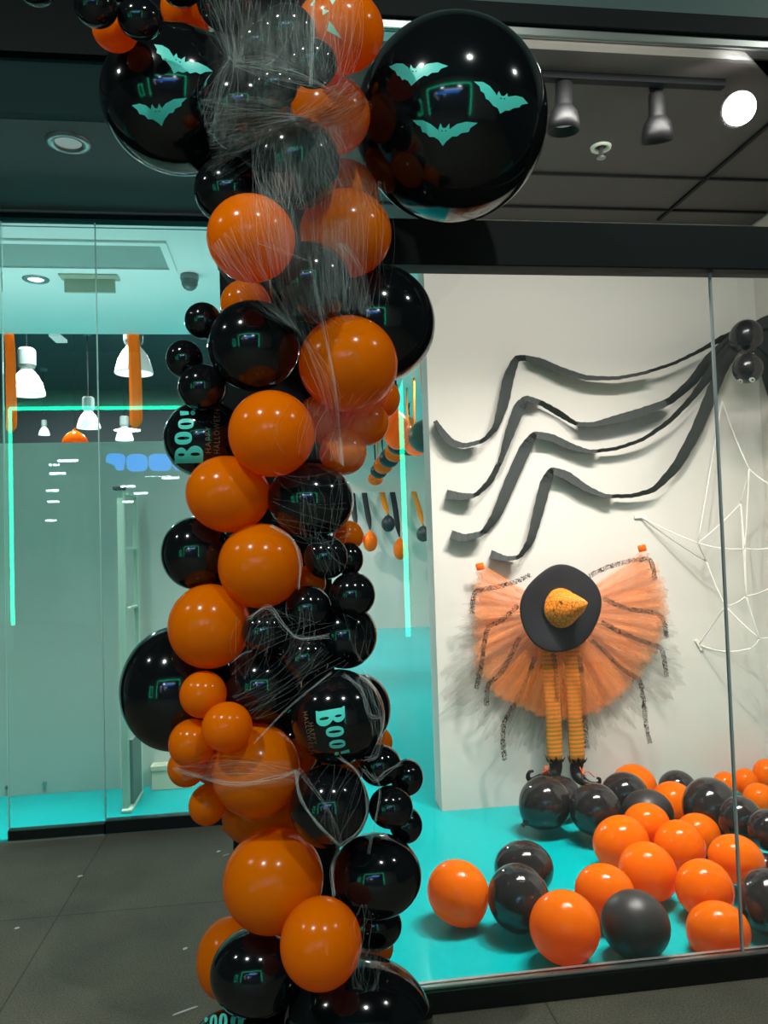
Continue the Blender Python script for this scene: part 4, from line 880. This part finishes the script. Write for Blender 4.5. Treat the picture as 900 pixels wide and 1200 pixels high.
# ---- witch hat, crown towards us
hc = wallp(657, 713, 0.27); hat = empty('witch_hat', hc, 'witch hat with black brim and crumpled orange cobweb crown over the skirt', 'hat')
n = 72; V = []; F = []
prof = [(0.088, 0.0), (0.12, 0.0), (0.16, 0.002), (0.2, 0.004), (0.226, 0.002), (0.236, 0.0), (0.236, 0.006), (0.226, 0.009), (0.2, 0.011), (0.16, 0.009), (0.12, 0.006), (0.088, 0.007)]
for r, hgt in prof:
    for j in range(n):
        a = 2 * PI * j / n; rr = r * (1 + (0.035 * math.sin(2 * a + 0.6) + 0.015 * math.sin(5 * a)) * (r / 0.236))
        V.append(hc + np.array([rr * math.cos(a) * 1.0, -hgt - 0.014 * math.sin(3 * a + 1) * (r / 0.236) ** 2 + 0.01 * math.cos(a) * r / 0.236, rr * 1.07 * math.sin(a)]))
F = [(i * n + j, i * n + (j + 1) % n, (i + 1) * n + (j + 1) % n, (i + 1) * n + j) for i in range(len(prof) - 1) for j in range(n)]
mesh_obj('brim', V, F, HAT_K, hat)
V = []; rings = 22
for i in range(rings):
    s = i / (rings - 1); R = 0.102 * (1 - s) ** 0.72 + 0.006; L = 0.17 * s ** 0.85
    cx, cz = -0.002 + 0.085 * s ** 1.5, 0.002 + 0.035 * s ** 1.4
    for j in range(n):
        a = 2 * PI * j / n; fold = 1 - 0.16 * math.exp(-((math.sin(a + 0.35) + 0.15) / 0.18) ** 2) * math.sin(PI * min(1, s * 1.4)) * (1 if math.cos(a) > -0.2 else 0.4) + 0.05 * math.sin(4 * a + 7 * s) * s
        V.append(hc + np.array([cx + R * fold * math.cos(a), -0.005 - L, cz + R * fold * 1.06 * math.sin(a)]))
F = [(i * n + j, i * n + (j + 1) % n, (i + 1) * n + (j + 1) % n, (i + 1) * n + j) for i in range(rings - 1) for j in range(n)] + [tuple((rings - 1) * n + j for j in range(n))]
mesh_obj('crown', V, F, CROWN_O, hat)
MB().lathe(hc + np.array([-0.002, -0.004, 0.002]), (0, -1, 0), [(0.1, 0.0), (0.109, 0.002), (0.109, 0.014), (0.1, 0.016)], 48).build('hat_band', HAT_K, hat, smooth=True)

# ---- two striped stockings ending in curled shoes
zs = 0.15556
def leg(label, line, shoe, radii, laces):
    t = empty('striped_stocking', wallp(*line[0]), label, 'stocking leg', 'witch legs')
    P = smooth_path([tuple(wallp(x, y, 0.16)) for x, y in line], 8)
    MB().tube(P, [0.05 - 0.004 * i / len(P) + 0.002 * math.sin(i * 0.7) for i in range(len(P))], 18, flat=(1, 0.45, 1)).build('knitted_tube', STRIPES, t, smooth=True)
    S = smooth_path([tuple(wallp(580 + x * zs, 860 + y * zs, 0.15 + of)) + (r * zs * PXM,) for (x, y, of), r in zip(shoe, radii)], 7)
    sh_ = MB().tube(S[:, :3], S[:, 3], 16, flat=(1, 0.8, 1)).build('shoe', SHOE, t, smooth=True)
    col = MB(); c = wallp(580 + shoe[0][0] * zs, 860 + shoe[0][1] * zs, 0.15)
    for k in range(11):      # ragged pointed collar
        a = 2 * PI * k / 11; d = np.array([math.cos(a), 0.7 * math.sin(a), 0.0]); e = np.array([-math.sin(a), 0.7 * math.cos(a), 0])
        col.add([c + d * 0.04 - e * 0.014, c + d * 0.04 + e * 0.014, c + d * 0.062 + np.array([0, 0, 0.018 + 0.012 * (k % 3)]), c + d * 0.046 - e * 0.014 - np.array([0, 0, 0.004]), c + d * 0.046 + e * 0.014 - np.array([0, 0, 0.004])], [(0, 1, 2), (3, 2, 4), (0, 2, 3), (1, 4, 2), (0, 3, 4, 1)])
    col.build('shoe_collar', SHOE, t)
    for ends in laces:
        MB().tube(smooth_path([tuple(wallp(580 + x * zs, 860 + y * zs, 0.21 + o_)) for x, y, o_ in ends], 5), 0.0028, 6).build('shoe_lace', LACE_O, sh_, smooth=True)
leg('striped witch stocking with curled black shoe, toe pointing towards the open floor', [(644, 735), (645, 780), (648, 830), (650.5, 893)],
    [(455, 205, 0), (458, 255, 0), (445, 300, 0.01), (395, 318, 0.04), (335, 335, 0.07), (275, 350, 0.09), (249, 325, 0.1), (260, 288, 0.1), (290, 280, 0.1)], [52, 50, 46, 40, 30, 22, 17, 13, 9],
    [[(375, 240, 0), (388, 270, 0.02), (372, 305, 0)], [(365, 260, 0), (392, 275, 0.02), (410, 300, 0)], [(400, 240, 0), (388, 272, 0.02), (380, 320, 0)], [(392, 272, 0.02), (350, 300, 0.03), (366, 322, 0.0)]])
leg('striped witch stocking with curled black shoe, toe pointing towards the corner', [(670, 735), (672, 780), (674, 830), (676.5, 893)],
    [(622, 210, 0), (612, 262, 0), (622, 312, 0.01), (655, 350, 0.04), (705, 378, 0.07), (755, 382, 0.09), (786, 368, 0.1), (788, 340, 0.1), (768, 332, 0.1)], [50, 48, 46, 38, 28, 20, 15, 12, 9],
    [[(640, 250, 0), (660, 300, 0.02), (650, 340, 0)], [(660, 300, 0.02), (700, 285, 0.02), (748, 325, 0.0)], [(660, 300, 0.02), (690, 320, 0.0)], [(660, 298, 0.02), (668, 260, 0.0)]])

# ---- white rope web across the corner
def web_pt(px, py, dy): return at_y(px, py, Y_BOARD - dy)
k5 = 0.28346
def z5(x, y, dy): return web_pt(720 + x * k5, 560 + y * k5, dy)
wb = empty('rope_spider_web', z5(450, 530, 0.2), 'white rope spider web strung across the wall corner beside the orange skirt', 'spider web')
hub = at_y(925, 660, 4.0)
NODES = {'h1': z5(105, 160, 0.01), 'h2': z5(350, 690, 0.01), 'a': z5(345, 270, 0.17), 'b': z5(380, 345, 0.12), 'c': z5(458, 530, 0.2), 'd': z5(540, 293, 0.27), 'e': z5(600, 665, 0.3), 'f': z5(545, 490, 0.28), 'u': at_y(846, 470, 4.5), 'u2': at_y(878, 550, 4.3), 'o1': at_y(915, 640, 4.15), 'o2': at_y(912, 684, 4.1), 'o3': at_y(915, 740, 4.15), 'o4': at_y(912, 573, 4.15), 'v': at_y(868, 590, 4.4), 'g': at_y(880, 760, 4.3)}
def rope(a, b, sag=0.012, r=0.0042):
    p, q = NODES[a], NODES[b]; P = [p + (q - p) * s + np.array([0, 0, -sag * math.sin(PI * s)]) for s in np.linspace(0, 1, 9)]
    MB().tube(P, r, 7).build('cord', ROPE, wb, smooth=True)
for a, b, s in (('h1', 'a', .008), ('a', 'd', .015), ('d', 'o1', .01), ('h1', 'b', .008), ('b', 'c', .01), ('c', 'h2', .0), ('c', 'f', .012), ('f', 'o2', .012), ('c', 'e', .008), ('e', 'o3', .012), ('a', 'u', .004), ('u', 'u2', .02), ('u2', 'o4', .01), ('u2', 'v', .004), ('v', 'd', .004), ('v', 'a', .01), ('d', 'f', .004), ('e', 'g', .01), ('f', 'e', .006), ('h2', 'g', .03), ('o4', 'o1', .0), ('o1', 'o2', .0), ('o2', 'o3', .0), ('u2', 'd', .01), ('b', 'a', .0), ('v', 'f', .006)):
    rope(a, b, s)
for nm, d in (('h1', 0), ('h2', 60)):
    p = NODES[nm]; c, s = math.cos(math.radians(d)), math.sin(math.radians(d))
    MB().box((-0.035, -0.004, -0.01), (0.035, 0.008, 0.01)).build('tape', TAPE, wb)
    o = wb.children[-1]; o.location = Vector(p) - wb.location; o.data.transform(Matrix.Translation(-Vector(o.data.vertices[0].co) - Vector((0.035, 0.004, 0.01)))); o.rotation_euler = (0, math.radians(d), 0)
NODES = None

# ------------------------------------------------------------------ inside the shop
def pendant(px, py, y, s, label):
    """industrial pendant: cord, ceiling rose, cylinder housing, ribbed glass bell, bulb; (px,py) is the rim's centre"""
    c = at_y(px, py, y); t = empty('pendant_lamp', c, label, 'pendant lamp', 'pendant lamps in the dark shop')
    H = 0.36 * s
    rib = MB(); nn = 48; pr = [(0.22, 0), (0.225, 0.01), (0.21, 0.08), (0.185, 0.17), (0.14, 0.26), (0.085, 0.33), (0.07, 0.36)]
    V = [c + np.array([math.cos(2 * PI * j / nn) * r * s * (1 + 0.02 * (j % 2)), math.sin(2 * PI * j / nn) * r * s * (1 + 0.02 * (j % 2)), hgt * s]) for r, hgt in pr for j in range(nn)]
    rib.add(V, [(i * nn + j, i * nn + (j + 1) % nn, (i + 1) * nn + (j + 1) % nn, (i + 1) * nn + j) for i in range(len(pr) - 1) for j in range(nn)])
    rib.build('glass_shade', PEND_GLASS, t)
    MB().lathe(c, (0, 0, 1), [(0.0, 0.36 * s), (0.1 * s, 0.36 * s), (0.115 * s, 0.4 * s), (0.115 * s, 0.6 * s), (0.09 * s, 0.63 * s), (0.0, 0.64 * s)], 24).build('housing', GREY, t, smooth=False)
    MB().lathe(c, (0, 0, 1), [(0.0, 0.06 * s), (0.06 * s, 0.1 * s), (0.08 * s, 0.17 * s), (0.05 * s, 0.27 * s), (0.03 * s, 0.34 * s)], 20).build('bulb', BULB, t, smooth=True)
    MB().tube([c + np.array([0, 0, 0.63 * s]), (c[0], c[1], 5.0)], 0.008, 6).build('cord', DARKER, t)
    MB().lathe((c[0], c[1], 5.0), (0, 0, -1), [(0.0, 0.0), (0.07, 0.0), (0.06, 0.04), (0.0, 0.05)], 18).build('ceiling_rose', GREY, t)
pendant(32, 463, 9.5, 0.88, 'large lit pendant lamp beside the outer orange streamer')
pendant(157, 438, 9.0, 0.93, 'large lit pendant lamp behind the inner orange streamer')
pendant(104, 502, 12.5, 0.78, 'mid-sized lit pendant lamp above the orange balloon in the shop')
pendant(146, 516, 14.5, 0.7, 'small lit pendant lamp whose rim meets the partition top')
pendant(52, 510, 15.0, 0.45, 'smallest lit pendant lamp, deep in the dark shop')
c = at_y(70, 400, 10.5); t = empty('linear_ceiling_lamp', (c[0], c[1], 4.95), 'pale rectangular lamp panel on the dark shop ceiling', 'ceiling lamp')
q0 = [at_z(*p, 4.9) for p in ((57, 394), (69, 394), (79, 402), (66, 402))]
mesh_obj('lamp_panel', q0 + [p + np.array([0, 0, 0.05]) for p in q0], [(0, 1, 2, 3), (7, 6, 5, 4), (0, 4, 5, 1), (1, 5, 6, 2), (2, 6, 7, 3), (3, 7, 4, 0)], pbr('panel_lit', lin(170, 185, 180), 0.5, emit=(0.8, 0.9, 0.9, 1), estr=0.5), t, smooth=False)
# two orange streamers on the edge of the white ceiling, an orange balloon above the partition
for (x0, x1, yb), lab in (((5, 16, 508), 'long orange streamer hanging from the white ceiling edge beside the outermost pendant lamp'), ((149, 163, 502), 'long orange streamer hanging from the white ceiling edge before a pendant lamp')):
    a, b_, e = at_y(x0, 392, 7.24), at_y(x1, 392, 7.24), at_y((x0 + x1) / 2, yb, 7.24)
    t = empty('hanging_streamer', ((a[0] + b_[0]) / 2, 7.24, Z_CEIL), lab, 'streamer', 'orange streamers at the ceiling edge')
    for nm, sh_, y in (('front_strip', 0.0, 7.235), ('back_strip', 0.012, 7.25)):
        V, F = [], []; nn = 26; ztop = Z_CEIL + 0.02
        for i in range(nn + 1):
            s = i / nn; z = ztop + (e[2] - ztop) * s; wd = (b_[0] - a[0]) / 2 * (1 if s < 0.93 else math.sqrt(max(0.02, 1 - ((s - 0.93) / 0.07) ** 2))); cx = (a[0] + b_[0]) / 2 + sh_ * s + 0.012 * math.sin(s * 3)
            for j in range(5): V.append((cx + wd * (j / 2 - 1) * (0.92 if nm == 'back_strip' else 1), y - 0.012 * (1 - (j / 2 - 1) ** 2) + 0.008 * math.sin(s * 9), z + (0.02 if nm == 'back_strip' else 0) * s))
        F = [(i * 5 + j, i * 5 + j + 1, (i + 1) * 5 + j + 1, (i + 1) * 5 + j) for i in range(nn) for j in range(4)]
        o = mesh_obj(nm, V, F, RIBBON_O, t); m_ = o.modifiers.new('thick', 'SOLIDIFY'); m_.thickness = 0.002
def hung_balloon(px, py, rx, ry, t_, mat, rib, label, group, top_z=None, top_y=None, rw=0.012):
    """balloon on a ribbon, neck up"""
    b = Ball(px, py, rx, ry, 0, t_); o = balloon(b, mat, (0, 1, -0.05), label, group, seg=28, rings=18)
    y = b.C[1] if top_y is None else top_y; z0 = b.C[2] + b.r[1] * 1.22; x = b.C[0]
    m = MB(); nn = 10
    for i in range(nn + 1):
        s = i / nn; z = z0 + (top_z - z0) * s; wd = rw * min(1, 0.25 + s * 3); yy = b.C[1] + (y - b.C[1]) * s
        m.add([(x - wd + 0.006 * math.sin(s * 5 + px), yy, z), (x + wd + 0.006 * math.sin(s * 5 + px), yy - 0.004, z)], [])
    m.f = [(2 * i, 2 * i + 1, 2 * i + 3, 2 * i + 2) for i in range(nn)]
    r = m.build('ribbon', rib, o, smooth=True); s_ = r.modifiers.new('thick', 'SOLIDIFY'); s_.thickness = 0.002
    return o
hung_balloon(88, 521, 16, 15, 8.2, ORANGE, RIBBON_K, 'orange balloon hanging in the dark shop just over the partition top', 'balloons on ribbons in the shop', 5.0, rw=0.003)
for px, py, rx, ry, m, rb, lab in ((434, 635, 8.5, 11.5, ORANGE, RIBBON_K, 'orange balloon on a black ribbon, beside the column'), (455, 614, 8, 9.5, MATTE, RIBBON_O, 'black balloon on a short orange ribbon, higher one of two'),
        (469, 644, 8, 12, ORANGE, RIBBON_K, 'lowest orange balloon, crossed by the green neon line'), (496, 626, 8.2, 9, MATTE, RIBBON_O, 'black balloon on an orange ribbon, beside the white board edge'), (418, 629, 9, 10, ORANGE, RIBBON_K, 'orange balloon half hidden by the column')):
    hung_balloon(px, py, rx, ry, 13.55, m, rb, lab + ', on the far white panel', 'ribbon balloons on the far panel', 2.50, 14.17, 0.05)
CHAIN = [(440, 561, 8, 7, 12.9, 'O'), (444, 552, 9, 8, 12.2, 'K'), (449, 545, 10, 9.5, 11.5, 'O'), (456, 537, 10.5, 10, 10.9, 'K'), (463, 530, 11, 10.5, 10.3, 'O'), (467, 521, 11.5, 11, 9.7, 'K'),
         (466, 506, 14.5, 19, 8.8, 'O'), (479, 523, 11, 10, 9.9, 'K'), (487, 521, 12.5, 12, 9.3, 'O'), (497, 512, 16.5, 16.5, 8.4, 'K'), (480, 500, 8, 9, 11.0, 'O')]
CL = ('farthest orange balloon of the hanging row', 'farthest black balloon of the hanging row', 'second orange balloon from the far end of the hanging row', 'second black balloon from the far end of the hanging row', 'third orange balloon from the far end of the hanging row', 'third black balloon from the far end, behind the big orange',
      'big orange balloon hanging in the row, crossed by the green neon line', 'black balloon in the hanging row, between the big orange and its neighbour', 'orange balloon in the hanging row, half behind the big black', 'big black balloon hanging nearest the white board edge', 'small orange balloon hanging behind the row, above its neighbours')
for (px, py, rx, ry, t_, c), lab in zip(CHAIN, CL):
    hung_balloon(px, py, rx * 1.12, ry * 1.12, t_, ORANGE if c == 'O' else MATTE, RIBBON_K if c == 'O' and px != 487 else RIBBON_O, lab, 'balloons hanging in a row from the shop ceiling', Z_CEIL, None, 0.012)

# scraps on the mall floor
for (px, py, s), lab in (((94, 1027, .012), 'tiny white paper scrap on the dark floor near the entrance sill'), ((256, 998, .011), 'tiny white scrap on the dark floor beside the hanging orange balloon'), ((20, 1088, .010), 'tiny white scrap on the dark floor, outermost of the scraps'), ((217, 1112, .010), 'tiny white scrap on the dark floor near the orange balloon behind the black'), ((265, 1002, .02), 'thin white thread on the dark floor beside the hanging orange balloon'), ((217, 1185, .045), 'thin white straw-like sliver on the dark floor by the column foot')):
    c = at_z(px, py, 0.0); a = random.uniform(0.2, 0.6); d = np.array([math.cos(a), math.sin(a), 0]); e = np.array([-d[1], d[0], 0]); w_ = s * (0.6 if s < 0.015 else 0.08)
    V = [c + d * x * s + e * y * w_ + np.array([0, 0, z]) for z in (0.0005, 0.003) for x, y in ((-1, -0.8), (0.2, -1), (1, -0.3), (0.8, 0.9), (-0.3, 1), (-0.9, 0.4))]
    o = mesh_obj('paper_scrap', V, [(5, 4, 3, 2, 1, 0), (6, 7, 8, 9, 10, 11)] + [(k, (k + 1) % 6, 6 + (k + 1) % 6, 6 + k) for k in range(6)], SPECK, smooth=False)
    tag(o, lab, 'scrap', 'scraps on the mall floor')

# ------------------------------------------------------------------ light
def lamp(kind, name, loc, power, col=(1, 1, 1), size=0.2, aim=None, sy=None, spot=None, blend=0.5):
    d = bpy.data.lights.new(name, kind); d.energy = power; d.color = col
    if kind == 'AREA':
        d.size = size; d.shape = 'DISK' if sy is None else 'RECTANGLE'
        if sy is not None: d.size_y = sy
    else: d.shadow_soft_size = size
    if kind == 'SPOT': d.spot_size = spot; d.spot_blend = blend
    o = bpy.data.objects.new(name, d); COLL.objects.link(o); o.location = loc
    aim = Vector(aim if aim is not None else (0, 0, -1)); o.rotation_euler = aim.to_track_quat('-Z', 'Y').to_euler(); return o
# mall: small bright downlights in the dark ceiling, in front of the shop
for x, y, p in ((-1.7, 0.0, 105), (1.0, -0.5, 68), (-4.2, 1.6, 45), (3.8, 0.6, 45)):
    lamp('AREA', 'mall_downlight', (x, y, 4.88), p, (0.93, 1.0, 0.92), 0.13)
# shop window: the three track spots and an added fill over the glass
for s_, tgt, p in ((S1, (1.2, 3.7, 0.0), 142), (S2, (2.0, 3.7, 0.0), 142)):
    v = Vector(tgt) - Vector(s_); lamp('SPOT', 'track_spot_light', s_, p, (1.0, 0.94, 0.88), 0.03, v, spot=math.radians(118), blend=1.0)
lamp('SPOT', 'track_spot_light', S3, 320, (1.0, 0.95, 0.9), 0.05, Vector((1.3, 3.3, 0.2)) - Vector(S3), spot=math.radians(130), blend=1.0)
lamp('AREA', 'window_fill', (1.5, 2.82, 3.5), 74, (1.0, 0.95, 0.9), 1.6, (0, 0.22, -1), 0.08)  # unseen fill, evens the light on board and balloons
# vestibule and passage
lamp('SPOT', 'vestibule_downlight', (-1.703, 5.75, 3.53), 110, (0.97, 1.0, 0.98), 0.07, (0, 0.1, -1), spot=math.radians(66), blend=0.7)
o = lamp('AREA', 'entrance_fill', (-1.9, Y_LEFT + 0.03, Z_CEIL - 0.006), 20, (0.97, 1.0, 0.98), 3.4, (0, 0.05, -1), 0.012); o.data.spread = math.radians(40)  # added fill hidden behind the header, brightens the turquoise floor
lamp('AREA', 'ceiling_fill', (-1.8, 5.5, 2.36), 16, (0.93, 1.0, 0.97), 3.2, (0, 0, 1), 0.06)  # no fixture here: added on the partition to lift the white ceiling
for x, y in ((2.2, 6.2), (1.8, 9.0), (3.6, 9.0), (2.6, 12.0)): lamp('AREA', 'passage_fill', (x, y, 3.52), 23, (1.0, 1.0, 0.98), 0.4)  # unseen area lights put in to brighten the passage
for x, y in ((-2.5, 9.0), (-4.5, 13.0), (-1.5, 13.0)): lamp('AREA', 'shop_fill', (x, y, 4.95), 330, (1.0, 0.98, 0.95), 0.4)  # added fill that lightens the dark shop, apart from the pendants
for x in (-3.0, 0.0): lamp('AREA', 'opposite_shop_lamp', (x, -6.5, 3.95), 90, (0.8, 0.85, 1.0), 0.5)
W = bpy.data.worlds.new('World'); SC.world = W; W.use_nodes = True
W.node_tree.nodes['Background'].inputs['Color'].default_value = (0.55, 0.75, 0.75, 1); W.node_tree.nodes['Background'].inputs['Strength'].default_value = 0.03

SC.view_settings.view_transform = 'Standard'; SC.view_settings.look = 'None'; SC.view_settings.gamma = 1.0; SC.view_settings.use_curve_mapping = False
SC.view_settings.exposure = 0.0
cy = SC.cycles
cy.max_bounces = 12; cy.transparent_max_bounces = 40; cy.diffuse_bounces = 5; cy.glossy_bounces = 5; cy.sample_clamp_indirect = 6.0; cy.use_denoising = True
